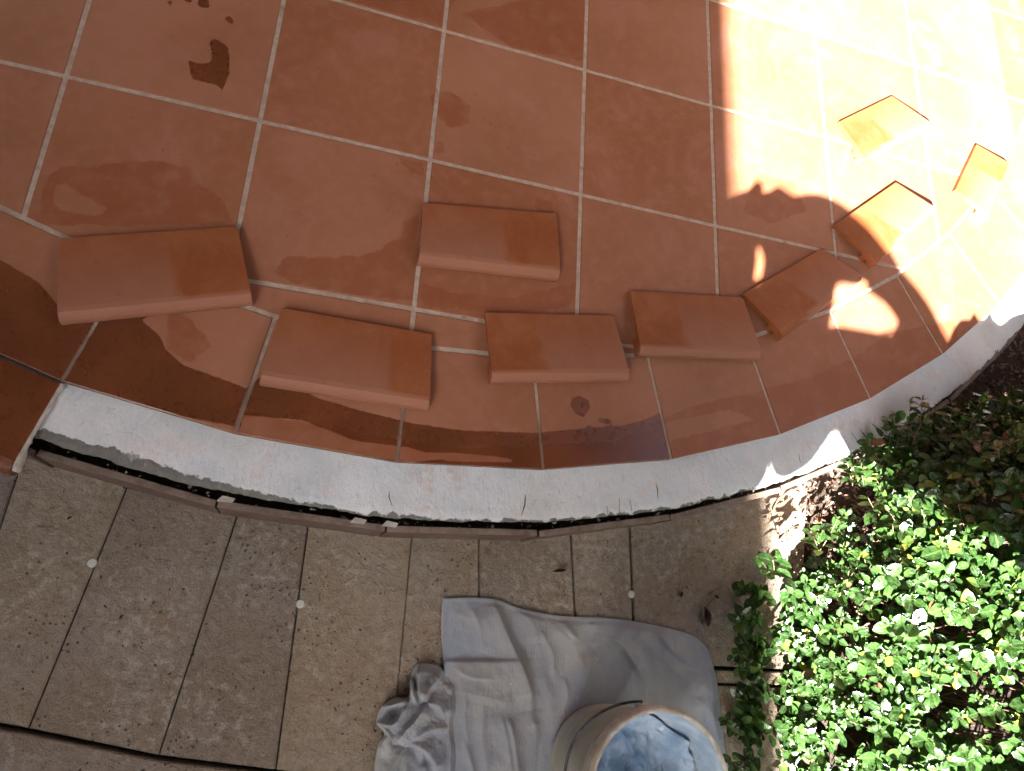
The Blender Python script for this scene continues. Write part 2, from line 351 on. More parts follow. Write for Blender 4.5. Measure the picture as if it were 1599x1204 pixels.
def terrace():
    V = []; F = []; tint = []
    def add(verts, faces, t):
        o = len(V); V.extend(verts); F.extend([tuple(i + o for i in f) for f in faces]); tint.extend([t] * len(verts))
    def grid(n): return [0.] + [.006] + [k / n for k in range(1, n)] + [.994] + [1.]
    # planes of the inner border, for cutting the field tiles
    planes = []
    for i in range(len(INN) - 1):
        a = Vector((*INN[i], 0)); b = Vector((*INN[i + 1], 0)); e = (b - a).normalized(); nrm = Vector((e.y, -e.x, 0))
        if nrm.dot(Vector((CC[0], CC[1], 0)) - a) > 0: nrm = -nrm
        planes.append((a - nrm * G / 2, nrm))
    for i in range(-6, 16):
        for j in range(-8, 6):
            x0 = i * T + G / 2; y0 = j * T + G / 2; w = T - G
            cs = [(x0, y0), (x0 + w, y0), (x0 + w, y0 + w), (x0, y0 + w)]
            if all(math.hypot(x - CC[0], y - CC[1]) > 1.99 for x, y in cs): continue
            vis = -1 < x0 < 2.9 and -1.2 < y0 < .95
            g = grid(40 if vis else 4); n = len(g); t = random.random() ** 1.2
            vs = [(x0 + w * a, y0 + w * b, -.0007 if (a in (0., 1.) or b in (0., 1.)) else 0.) for b in g for a in g]
            fs = [(r * n + c, r * n + c + 1, (r + 1) * n + c + 1, (r + 1) * n + c) for r in range(n - 1) for c in range(n - 1)]
            rim = [r * n + c for r, c in [(0, c) for c in range(n)] + [(r, n - 1) for r in range(1, n)] + [(n - 1, c) for c in range(n - 2, -1, -1)] + [(r, 0) for r in range(n - 2, 0, -1)]]
            o = len(vs); vs += [(vs[q][0], vs[q][1], -.009) for q in rim]
            fs += [(rim[(q + 1) % len(rim)], rim[q], o + q, o + (q + 1) % len(rim)) for q in range(len(rim))]
            cut = [(c, nn) for c, nn in planes if any((Vector((x, y, 0)) - c).dot(nn) > 0 for x, y in cs) and (Vector((x0 + w / 2, y0 + w / 2, 0)) - c).length < .5]
            if cut:
                bm = bmesh.new(); bv = [bm.verts.new(q) for q in vs]
                for f in fs: bm.faces.new([bv[q] for q in f])
                for c, nn in cut:
                    bmesh.ops.bisect_plane(bm, geom=bm.verts[:] + bm.edges[:] + bm.faces[:], plane_co=c, plane_no=nn, clear_outer=True, dist=1e-6)
                bm.verts.index_update()
                vs = [tuple(q.co) for q in bm.verts]; fs = [tuple(q.index for q in f.verts) for f in bm.faces]; bm.free()
                if not fs: continue
            add(vs, fs, t)
    # border tiles between the radial joints
    for i in range(len(KS) - 1):
        k = KS[i]; o0, o1, i0, i1 = map(Vector, (OUT[i], OUT[i + 1], INN[i], INN[i + 1]))
        g = .0032
        e0 = (i0 - o0).normalized(); e1 = (i1 - o1).normalized(); t = (o1 - o0).normalized()
        a, b = o0 + t * g, o1 - t * g; c, d = i1 - t * g, i0 + t * g
        c = c - e1 * G / 2; d = d - e0 * G / 2
        nx, ny = (46, 36) if -2 <= k <= 10 else (5, 4)
        gx = grid(nx); gy = grid(ny); n = len(gx)
        vs = []
        for bq in gy:
            for aq in gx:
                p = a.lerp(b, aq).lerp(d.lerp(c, aq), bq); vs.append((p.x, p.y, -.0007 if (aq in (0., 1.) or bq in (0., 1.)) else 0.))
        m_ = len(gy)
        fs = [(r * n + c_, r * n + c_ + 1, (r + 1) * n + c_ + 1, (r + 1) * n + c_) for r in range(m_ - 1) for c_ in range(n - 1)]
        rim = [r * n + c_ for r, c_ in [(0, c_) for c_ in range(n)] + [(r, n - 1) for r in range(1, m_)] + [(m_ - 1, c_) for c_ in range(n - 2, -1, -1)] + [(r, 0) for r in range(m_ - 2, 0, -1)]]
        o = len(vs); vs += [(vs[q][0], vs[q][1], -.011) for q in rim]
        fs += [(rim[(q + 1) % len(rim)], rim[q], o + q, o + (q + 1) % len(rim)) for q in range(len(rim))]
        add(vs, fs, random.random() * .7)
    o = mesh('terrace_floor', V, F, M['tile']); o['kind'] = 'structure'
    A = np.array(V); X, Y = A[:, 0], A[:, 1]; vis = (X > .1) & (X < 2.8) & (Y < .6) & (Y > -1.1)
    for nm, P, H in (('wet', WET_AND_SHADE, HOLE), ('damp', DAMP, DHOLE), ('spots', SPOTS, ())):
        v = np.full(len(X), .05); v[vis] = field(X[vis], Y[vis], P, H); attr(o, nm, v)
    attr(o, 'tint', tint)
    # grout bed under the tiles: one sheet a little below their faces, dipping at the tile edges
    ring = [pol(RT - .004, ANG0 + STEP * (KS[0] + q / 4)) for q in range(4 * (len(KS) - 1) + 1)]
    gb = mesh('grout_bed', *prism(ccw([(x, y) for x, y in OUT] + [(3.9, 3.0), (-2.4, 3.0)]), -.10, -.0022), M['grout']); gb['kind'] = 'structure'
terrace()

# ------------------------------------------------------------------ ledge of old mortar round the edge, waiting for its nosing tiles
def ledge():
    a0, a1 = ANG0 - 40, 25.; na = 1500; prof = [(-.016, -.0125), (-.003, -.0135), (.02, -.0145), (.04, -.0155), (.06, -.017), (.075, -.018), (.086, -.0195), (.0915, -.022), (.0945, -.026), (.0935, -.034), (.090, -.045), (.086, -.062), (.083, -.09), (.081, -.12), (.08, -.175)]
    V = []; F = []; ac = []; al = []; ba = []; de = []
    for i in range(na + 1):
        a = a0 + (a1 - a0) * i / na
        ed = .004 * fbm(a * .9, 3.3) + .0018 * fbm(a * 4, 7.)
        left = max(0., 1 - abs(a + 101.2) / 7.5) * .017 + (.012 if -97 > a else 0.) * 0 + .004
        if a > -88: left = .002 + .003 * max(0, fbm(a * .6, 9.))
        for dr, z in prof:
            w = min(1, max(0, (dr - .02) / .07)); r = RT + dr + ed * w
            zz = z + (.0012 * fbm(a * 1.7, dr * 60) + .0007 * fbm(a * 9, dr * 200)) * (1 if 0 <= dr and z > -.05 else 0)
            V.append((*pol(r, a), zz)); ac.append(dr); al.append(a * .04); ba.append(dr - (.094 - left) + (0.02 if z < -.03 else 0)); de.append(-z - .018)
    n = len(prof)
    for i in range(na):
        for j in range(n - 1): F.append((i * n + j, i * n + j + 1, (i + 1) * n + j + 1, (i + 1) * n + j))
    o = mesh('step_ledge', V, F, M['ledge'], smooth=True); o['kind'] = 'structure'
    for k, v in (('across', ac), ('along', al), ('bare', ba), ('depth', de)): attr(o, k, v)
    # cracks and trowel cuts
    mb = MB()
    for pts in ([(612, 752), (608, 775), (613, 790)], [(825, 740), (822, 760), (820, 790), (815, 805)], [(1017, 722), (1021, 740), (1026, 765), (1027, 778)], [(1036, 735), (1041, 752)], [(1005, 748), (1010, 762)], [(966, 778), (967, 800)], [(984, 780), (987, 798)], [(948, 790), (950, 806)],
                [(1354, 655), (1368, 668), (1384, 684)], [(1340, 668), (1350, 680), (1363, 690)], [(1327, 672), (1340, 690)], [(1316, 682), (1325, 700)], [(1372, 650), (1390, 676)], [(1300, 690), (1306, 706)], [(78, 622), (70, 640), (60, 662)], [(1246, 700), (1249, 722)], [(1203, 690), (1206, 735)]):
        z = -.0148
        q = [Vector((*at2(u + random.uniform(-1, 1), v, -.017), -.0168)) for u, v in pts]
        mb.add(*tube(q, [.0006] + [random.uniform(.0011, .0018) for _ in q[1:-1]] + [.0005], 5))
    c = mb.build('ledge_cracks', M['crack']); c['kind'] = 'structure'
ledge()

# ------------------------------------------------------------------ old riser tiles standing below the ledge
def riser():
    for k in range(-4, 11):
        a0 = ANG0 + STEP * k + .05; a1 = ANG0 + STEP * (k + 1) - .05
        ro, ri = 2.3105, 2.2985
        tilt = random.uniform(-.0025, .0025)
        p = [pol(ri + tilt, a0), pol(ri - tilt, a1), pol(ro - tilt, a1), pol(ro + tilt, a0)]
        top = -.058 + random.uniform(-.003, .003)
        # top edge subdivided and chipped
        V = []; F = []; n = 28
        for i in range(n + 1):
            t = i / n; a = Vector(p[0]).lerp(Vector(p[1]), t); b = Vector(p[3]).lerp(Vector(p[2]), t)
            ch = .0022 * fbm(k * 7 + t * 5, 2.) + .0012 * fbm(k * 3 + t * 19, 5.)
            V += [(a.x, a.y, ZS - .02), (a.x, a.y, top + ch), (b.x, b.y, top + ch * .6), (b.x, b.y, ZS - .02)]
        for i in range(n):
            for j in range(4): F.append((i * 4 + j, (i + 1) * 4 + j, (i + 1) * 4 + (j + 1) % 4, i * 4 + (j + 1) % 4))
        F += [(0, 1, 2, 3), (n * 4 + 3, n * 4 + 2, n * 4 + 1, n * 4)]
        o = mesh('riser_tile', V, F, M['riser']); bevel(o, .0012)
        where = {-1: 'under the installed nosing tile', 0: 'leftmost under the white ledge, beside the black gap', 1: 'second from the left under the white ledge', 2: 'at the lowest point of the curve', 3: 'just right of the lowest point of the curve',
                 4: 'near the brown debris scrap on the paving', 5: 'running from shade into the sunlit patch', 6: 'by the mulch', 7: 'half hidden by dark hedge leaves'}
        tag(o, 'old brown riser tile on edge, ' + where.get(k, 'beyond the edge of the picture, place %s' % ('left' if k < 0 else 'right')), 'riser tile', 'old brown riser tiles round the step')
        far = {-2: 'first tile hidden left of the picture', -3: 'second tile hidden left of the picture', -4: 'third tile hidden left of the picture', 8: 'behind the hedge at the right edge', 9: 'first tile hidden right of the picture', 10: 'second tile hidden right of the picture'}
        if k in far: o['label'] = 'old brown riser tile, ' + far[k]
    # mortar crumbs lying in the dark gap
    mb = MB()
    for _ in range(230):
        a = random.uniform(-104.2, -50); r = random.uniform(2.285, 2.301); s = random.choice([.0012, .002, .003, .005]) * random.uniform(.6, 1.3)
        x, y = pol(r, a); z = random.uniform(-.10, -.062)
        pts = [Vector((random.gauss(0, 1), random.gauss(0, 1), random.gauss(0, .6))).normalized() * s for _ in range(6)]
        bm = bmesh.new(); [bm.verts.new(q + Vector((x, y, z))) for q in pts]
        try:
            bmesh.ops.convex_hull(bm, input=bm.verts); bm.verts.index_update()
            mb.add([v.co for v in bm.verts], [tuple(v.index for v in f.verts) for f in bm.faces])
        except Exception: pass
        bm.free()
    for a in (-96.9, -89.9, -91.3):       # larger shards of mortar bridging the gap
        x, y = pol(2.296, a); V, F = prism([(x - .012, y - .004), (x + .013, y - .005), (x + .017, y + .003), (x - .004, y + .006)], -.062, -.054); mb.add(V, F)
    tag(mb.build('mortar_crumbs', M['smear']), 'pale mortar crumbs lying in the black gap behind the brown riser tiles', 'mortar crumbs', kind='stuff')
    # dark bed at the bottom of the gap
    V = []; F = []
    for i in range(241):
        a = ANG0 - 30 + i * .5; V += [(*pol(2.262, a), -.112 + .006 * fbm(a, 0)), (*pol(2.3035, a), -.112 + .006 * fbm(a, 4))]
        if i: F.append((2 * i - 2, 2 * i - 1, 2 * i + 1, 2 * i))
    mesh('gap_bed', V, F, M['soil'])['kind'] = 'structure'
riser()

# ------------------------------------------------------------------ nosing tiles (tread with a rounded, thickened lip and a hole through the lip)
def nosing_profile(D):
    t = .0105; R = .0215
    pts = [(0, 0), (0, t), (D - R, t)]
    for i in range(1, 9):
        a = math.pi / 2 - math.pi * i / 8 * .97; pts.append((D - R + R * math.cos(a), t - R + R * math.sin(a)))
    # back under the lip: down-turned hook then up to the underside of the tread
    pts += [(D - R - .006, t - 2 * R - .001), (D - R - .014, t - 2 * R - .001), (D - R - .018, t - 2 * R + .003), (D - R - .0165, t - 2 * R + .009), (D - R - .0175, -.006), (D - R - .021, -.0015), (D - R - .027, 0)]
    hole = [(D - R - .001 + .0037 * math.cos(2 * math.pi * k / 10), t - R - .002 + .0035 * math.sin(2 * math.pi * k / 10)) for k in range(10)]
    return pts, hole
def make_nosing(name, c, label, cat='nosing tile', group=None, zb=.013, zn=.032, mat='piece', bw=.0011):
    """c: four corners (x, y): back left, back right, nose right, nose left"""
    BL, BR, NR, NL = [Vector((*q, 0)) for q in c]
    D = ((NL + NR) / 2 - (BL + BR) / 2).length
    prof, hole = nosing_profile(D)
    o0 = (BL + BR + NR + NL) / 4
    zt = .0105
    def P(side, d, h):
        f = d / D; p = (BL.lerp(NL, f) if side == 0 else BR.lerp(NR, f))
        z = (zb + (zn - zb) * f) + (h - zt)
        return p + Vector((0, 0, z)) - Vector((o0.x, o0.y, 0))
    n = len(prof); mseg = 14
    bm = bmesh.new(); rings = []; hr = []
    for s in range(mseg + 1):
        f = s / mseg
        rings.append([bm.verts.new(P(0, d, h).lerp(P(1, d, h), f) + Vector((0, 0, .0006 * fbm(f * 3 + o0.x * 9, d * 20)))) for d, h in prof])
        if s in (0, mseg): hr.append([bm.verts.new(P(0, d, h).lerp(P(1, d, h), f)) for d, h in hole])
    for s in range(mseg):
        for i in range(n): bm.faces.new((rings[s][i], rings[s][(i + 1) % n], rings[s + 1][(i + 1) % n], rings[s + 1][i]))
    for i in range(10): bm.faces.new((hr[0][(i + 1) % 10], hr[0][i], hr[1][i], hr[1][(i + 1) % 10]))
    for ring, h in ((rings[0], hr[0]), (rings[-1], hr[1])):
        es = []
        for L in (ring, h):
            for i in range(len(L)):
                e = bm.edges.get((L[i], L[(i + 1) % len(L)])) or bm.edges.new((L[i], L[(i + 1) % len(L)])); es.append(e)
        bmesh.ops.triangle_fill(bm, edges=es, use_beauty=True)
    bmesh.ops.recalc_face_normals(bm, faces=bm.faces[:])
    me = bpy.data.meshes.new(name); bm.to_mesh(me); bm.free()
    o = link(name, me, M[mat]); o.location = (o0.x, o0.y, 0)
    lab = []
    nrm = ((NL + NR) / 2 - (BL + BR) / 2).normalized(); mid = (BL + BR) / 2 - Vector((o0.x, o0.y, 0))
    for v in me.vertices:
        d = (Vector((v.co.x, v.co.y, 0)) - mid).dot(nrm); lab.append(1. if d > D - .0225 else 0.)
    attr(o, 'nose', lab); bevel(o, bw, 2, 50)
    for p in me.polygons: p.use_smooth = False
    tag(o, label, cat, group)
    return o
GN = 'loose nosing tiles laid out along the terrace edge'
ZB, ZN = .0112, .0450
def corners(q, zb=ZB, zn=ZN): return [at2(*q[0], zb), at2(*q[1], zb), at2(*q[2], zn - .012), at2(*q[3], zn - .012)]
PIECES = [
    ([(95, 373), (371, 354), (394, 468), (88, 499)], 'loose terracotta nosing tile lying farthest left, its slanted end at the right'),
    ([(440, 481), (674, 522), (671, 637), (404, 596)], 'loose terracotta nosing tile over the wet border, second from the left'),
    ([(660, 317), (868, 334), (876, 432), (655, 405)], 'loose terracotta nosing tile farthest from the curved edge among the shaded ones'),
    ([(757, 488), (957, 493), (987, 591), (770, 593)], 'loose terracotta nosing tile just above the small dark wet blot'),
    ([(983, 454), (1160, 465), (1193, 558), (1003, 551)], 'loose fully shaded terracotta nosing tile directly left of the half-sunlit one'),
    ([(1160, 459), (1283, 388), (1353, 434), (1228, 526)], 'loose terracotta nosing tile mostly in shade with only its right corner in sunlight'),
    ([(1302, 352), (1398, 285), (1468, 328), (1374, 411)], 'loose terracotta nosing tile mostly in sun, a curved shadow across its lower left'),
    ([(1310, 190), (1392, 150), (1463, 197), (1352, 248)], 'loose terracotta nosing tile in full sun, highest in the overexposed corner'),
    ([(1518, 237), (1625, 272), (1600, 340), (1490, 298)], 'loose terracotta nosing tile in full sun nearest the right edge of the picture')]
for q, lab in PIECES[:8]:
    make_nosing('nosing_tile', corners(q), lab, group=GN)
# the ninth lies with its lip towards the lower right
def c9():
    bl = at2(1518, 237, ZB); L = .285; D = .135
    nl = at2(1490, 298, ZB); e = Vector((nl[0] - bl[0], nl[1] - bl[1])); e.normalize()
    return None
b1 = Vector(at2(1519, 237, ZB)); b0 = Vector(at2(1491, 297, ZB)); n0 = Vector(at2(1552, 340, ZN - .012)); e = (b1 - b0).normalized()
make_nosing('nosing_tile', [tuple(b0), tuple(b0 + e * .20), tuple(n0 + e * .22), tuple(n0)], PIECES[8][1], group=GN)

# the nosing tiles already fixed on the ledge at the left
def fixed_nosing(k, label):
    a0 = ANG0 + STEP * k + .10; a1 = ANG0 + STEP * (k + 1) - .02
    c = [pol(RT + .005, a0), pol(RT + .005, a1), pol(2.352, a1), pol(2.352, a0)]
    o = make_nosing('fixed_nosing_tile', c, label, 'nosing tile', 'nosing tiles already fixed on the step', zb=-.0005, zn=-.0005, mat='tile')
    attr(o, 'wet', np.full(len(o.data.vertices), -.03)); attr(o, 'damp', np.full(len(o.data.vertices), .05)); attr(o, 'spots', np.full(len(o.data.vertices), .05)); attr(o, 'tint', np.full(len(o.data.vertices), .3))  # the wet tone here also carries shade on this tile
    return o
fx = fixed_nosing(-1, 'wet, shade-darkened terracotta nosing tile fixed on the step at the left edge of the picture')
for k, w_ in ((-2, 'second'), (-3, 'third'), (-4, 'fourth')): fixed_nosing(k, 'dark terracotta nosing tile fixed on the step, %s from the open end' % w_)
# grout squeezed out along the open end of the first one
def smear():
    V = []; F = []; n = 40
    for i in range(n + 1):
        f = i / n; r = RT + .004 + f * (.148)
        w = .0035 + .0018 * fbm(f * 9, 1.) + (.004 if f > .75 else 0) * math.sin(min(1, (f - .75) / .25) * math.pi / 2) if f > .75 else .0035 + .0018 * fbm(f * 9, 1.)
        a = ANG0 - .015; t = Vector((-math.sin(rad(a)), math.cos(rad(a)), 0)); p = Vector((*pol(r, a), 0))
        zt = -.0012 - .010 * max(0, (f - .88) / .12) ** 2; zb = -.014 - .020 * min(1, max(0, f - .72) / .12)
        q = [p + Vector((0, 0, zt)) + t * .0005, p + t * w + Vector((0, 0, zt - .003)), p + t * (w + .001 + .003 * fbm(f * 14, 5)) + Vector((0, 0, (zt + zb) / 2)), p + t * w * .5 + Vector((0, 0, zb))]
        V += [tuple(x - Vector(fx.location)) for x in q]
        if i:
            for j in range(3): F.append((4 * i - 4 + j, 4 * i - 3 + j, 4 * i + 1 + j, 4 * i + j))
    o = mesh('grout_smear', V, F, M['smear'], fx, True)
smear()

# ------------------------------------------------------------------ paving
def paving():
    z = ZS; g = .0034
    J = [  # joints, left to right: top and bottom ends
        ((-150, 700), (-240, 1095)), ((33, 722), (-95, 1115)), ((195, 768), (43, 1140)), ((368, 813), (247, 1182)), ((480, 829), (430, 1205)), ((643, 847), (612, 1204)), ((748, 849), (748, 1204)), ((893, 842), (910, 1060)), ((983, 834), (988, 1060)), ((1262, 770), (1248, 1052))]
    def ext(a, b, rr):    # carry a joint up under the riser
        A = Vector(at2(*a, z)); B = Vector(at2(*b, z)); d = (A - B).normalized(); return A + d * rr, B
    J = [ext(a, b, .07) for a, b in J]
    polys = []
    for i in range(len(J) - 1):
        (a, b), (c, d) = J[i], J[i + 1]
        if i == 5: b = Vector(at2(600, 1300, z)); d = Vector(at2(748, 1300, z))
        if i == 4: b = J[4][1]; d = Vector(at2(608, 1226, z))
        if i == 6: b = Vector(at2(748, 1300, z)); d = Vector(at2(915, 1300, z))
        if i in (7, ): b = Vector(at2(904, 1040, z)); d = Vector(at2(991, 1040, z))
        if i == 8: b = Vector(at2(991, 1036, z)); d = Vector(at2(1248, 1048, z))
        polys.append([a, c, d, b])
    E = lambda L: [Vector(at2(u, v, z)) for u, v in L]
    polys.append(E([(912, 1042), (1248, 1050), (1250, 1071), (912, 1059)]))
    polys.append(E([(914, 1062), (1250, 1074), (1260, 1330), (920, 1300)]))
    polys.append(E([(-240, 1100), (43, 1144), (247, 1186), (430, 1210), (440, 1450), (-320, 1400)]))
    polys.append(E([(434, 1210), (600, 1232), (598, 1450), (444, 1450)]))
    V = []; F = []; tint = []
    for P in polys:
        P = [Vector(q) for q in ccw([tuple(q) for q in P])]; c = sum(P, Vector((0, 0))) / len(P)
        P = [p + (c - p).normalized() * g for p in P]
        bm = bmesh.new(); vs = [bm.verts.new((*p, z)) for p in P]; f = bm.faces.new(vs)
        r = bmesh.ops.extrude_face_region(bm, geom=[f]); up = [v for v in r['geom'] if isinstance(v, bmesh.types.BMVert)]
        for v in up: v.co.z = z
        for v in vs: v.co.z = z - .04
        bmesh.ops.recalc_face_normals(bm, faces=bm.faces[:])
        te = [e_ for e_ in bm.edges if all(abs(v.co.z - z) < 1e-6 for v in e_.verts)]
        bmesh.ops.bevel(bm, geom=te, offset=.0018, segments=2, affect='EDGES')
        bm.verts.index_update(); o = len(V)
        V += [tuple(v.co) for v in bm.verts]; F += [tuple(v.index + o for v in f.verts) for f in bm.faces]; tint += [random.random()] * len(bm.verts); bm.free()
    o = mesh('paving', V, F, M['paving']); o['kind'] = 'structure'; attr(o, 'tint', tint)
paving()
# more paving away from the picture, and the ground below it all
def ground():
    mb = MB()
    for i in range(-14, 11):
        for j in range(0, 7):
            x = .2 + i * .205; y = -1.56 - j * .42
            if x > 1.75 and True: continue
            mb.add(*prism([(x, y - .41), (x + .199, y - .41), (x + .199, y), (x, y)], ZS - .045, ZS - .004))
    o = mb.build('garden_path', M['paving']); o['kind'] = 'structure'; attr(o, 'tint', np.full(len(o.data.vertices), .4)); bevel(o, .002)
    n = 90; V = []; F = []
    for j in range(n + 1):
        for i in range(n + 1):
            x = 1.5 + 2.4 * i / n; y = -2.6 + 3.0 * j / n; V.append((x, y, ZS - .02 + .010 * fbm(x * 6, y * 6) + (.006 if x > 1.98 else -.02)))
    for j in range(n):
        for i in range(n): F.append((j * (n + 1) + i, j * (n + 1) + i + 1, (j + 1) * (n + 1) + i + 1, (j + 1) * (n + 1) + i))
    mesh('soil_bed', V, F, M['soil'], smooth=True)['kind'] = 'structure'
    mesh('ground', [(-60, -60, -.23), (60, -60, -.23), (60, 60, -.23), (-60, 60, -.23)], [(0, 1, 2, 3)], M['lawn'])['kind'] = 'structure'
ground()

# joint spacers
def spacer(u, v, label):
    x, y = at2(u, v, ZS + .002); V = []; n = 24
    F = []
    for r, zz in ((.0, .0024), (.0066, .0024), (.0078, .0014), (.0078, -.001)):
        for k in range(n): V.append((r * math.cos(2 * math.pi * k / n), r * math.sin(2 * math.pi * k / n), zz))
    for i in range(3):
        for k in range(n): F.append((i * n + k, (i + 1) * n + k, (i + 1) * n + (k + 1) % n, i * n + (k + 1) % n))
    o = mesh('joint_spacer', V, F, M['disc']); o.location = (x, y, ZS); tag(o, label, 'spacer', 'round white spacers in the paving joints')
spacer(144, 879, 'round white spacer in the paving joint farthest left')
spacer(469, 943, 'round white spacer in the paving joint left of the grey cloth')
spacer(986, 928, 'round white spacer in the paving joint above the grey cloth')

# ------------------------------------------------------------------ twigs and fallen leaves
def twig(pts, r, label, z=ZS + .003, name='twig', m='bark'):
    q = [Vector((*at2(u, v, z), z + random.uniform(0, .002))) for u, v in pts]
    V, F = tube(q, [r * (1 - .5 * i / len(q)) for i in range(len(q))], 6)
    c = q[0]; o = mesh(name, [v - c for v in V], F, M[m]); o.location = c; return tag(o, label, 'twig')
twig([(1105, 928), (1115, 922), (1124, 918), (1125, 914)], .0011, 'short bent dark twig on the paving, above the curled dead leaf')
twig([(1136, 917), (1140, 930), (1145, 940), (1152, 947)], .0011, 'thin brown twig on the paving next to the hedge')
twig([(840, 878), (843, 886), (848, 889)], .0008, 'tiny hair-thin twig on the paving near the brown scrap')
twig([(547, 1052), (549, 1060), (548, 1066)], .0010, 'tiny dark twig on the paving left of the cloth')
twig([(58, 822), (72, 824), (84, 822)], .0010, 'tiny black twig on the leftmost paving slab')
twig([(250, 1053), (252, 1066), (250, 1072)], .0010, 'small dark splinter on the second full paving slab')
def dead_leaf(u, v, L, W, ang, label, m='deadleaf', curl=.5, z=ZS + .002):
    V = []; F = []; nu, nv = 10, 6
    for i in range(nu + 1):
        t = i / nu; w = W * math.sin(math.pi * min(1, t * .94 + .03)) ** .8
        for j in range(nv + 1):
            s = (j / nv - .5) * 2; x = (t - .5) * L; y = s * w / 2 * (1 - curl * .4); zz = abs(s) ** 1.5 * w * curl + .0015 * math.sin(7 * t + 3 * s) + .002 + curl * .006 * (2 * t - 1) ** 2
            V.append((x * math.cos(ang) - y * math.sin(ang), x * math.sin(ang) + y * math.cos(ang), zz))
    for i in range(nu):
        for j in range(nv): F.append((i * (nv + 1) + j, (i + 1) * (nv + 1) + j, (i + 1) * (nv + 1) + j + 1, i * (nv + 1) + j + 1))
    o = mesh('fallen_leaf', V, F, M[m], smooth=True); p = at2(u, v, z); o.location = (p[0], p[1], z)
    s = o.modifiers.new('thickness', 'SOLIDIFY'); s.thickness = .0005
    tag(o, label, 'leaf'); return o
fl = dead_leaf(1101, 963, .040, .020, rad(100), 'curled dark brown dead leaf on the paving, right of the cloth corner')
tv, tf = tube([(0, .018, .004), (.010, .030, .003), (.022, .040, .004)], .0006, 5); mesh('leaf_stem', tv, tf, M['deadleaf'], fl)
dead_leaf(872, 891, .030, .008, rad(8), 'thin dark brown scrap of bark on the paving above the cloth', curl=.7)
dead_leaf(190, 963, .008, .005, rad(60), 'tiny black teardrop seed husk on the second full paving slab')
dead_leaf(109, 809, .007, .005, rad(40), 'tiny black speck of leaf on the slab under the fixed nosing tile')
dead_leaf(1118, 932, .012, .008, rad(-30), 'small rounded brown leaf beside the curled dead leaf', curl=.2)
dead_leaf(1063, 928, .014, .006, rad(80), 'faint grey-brown flake on the wide paving slab right of the white spacer', curl=.2)

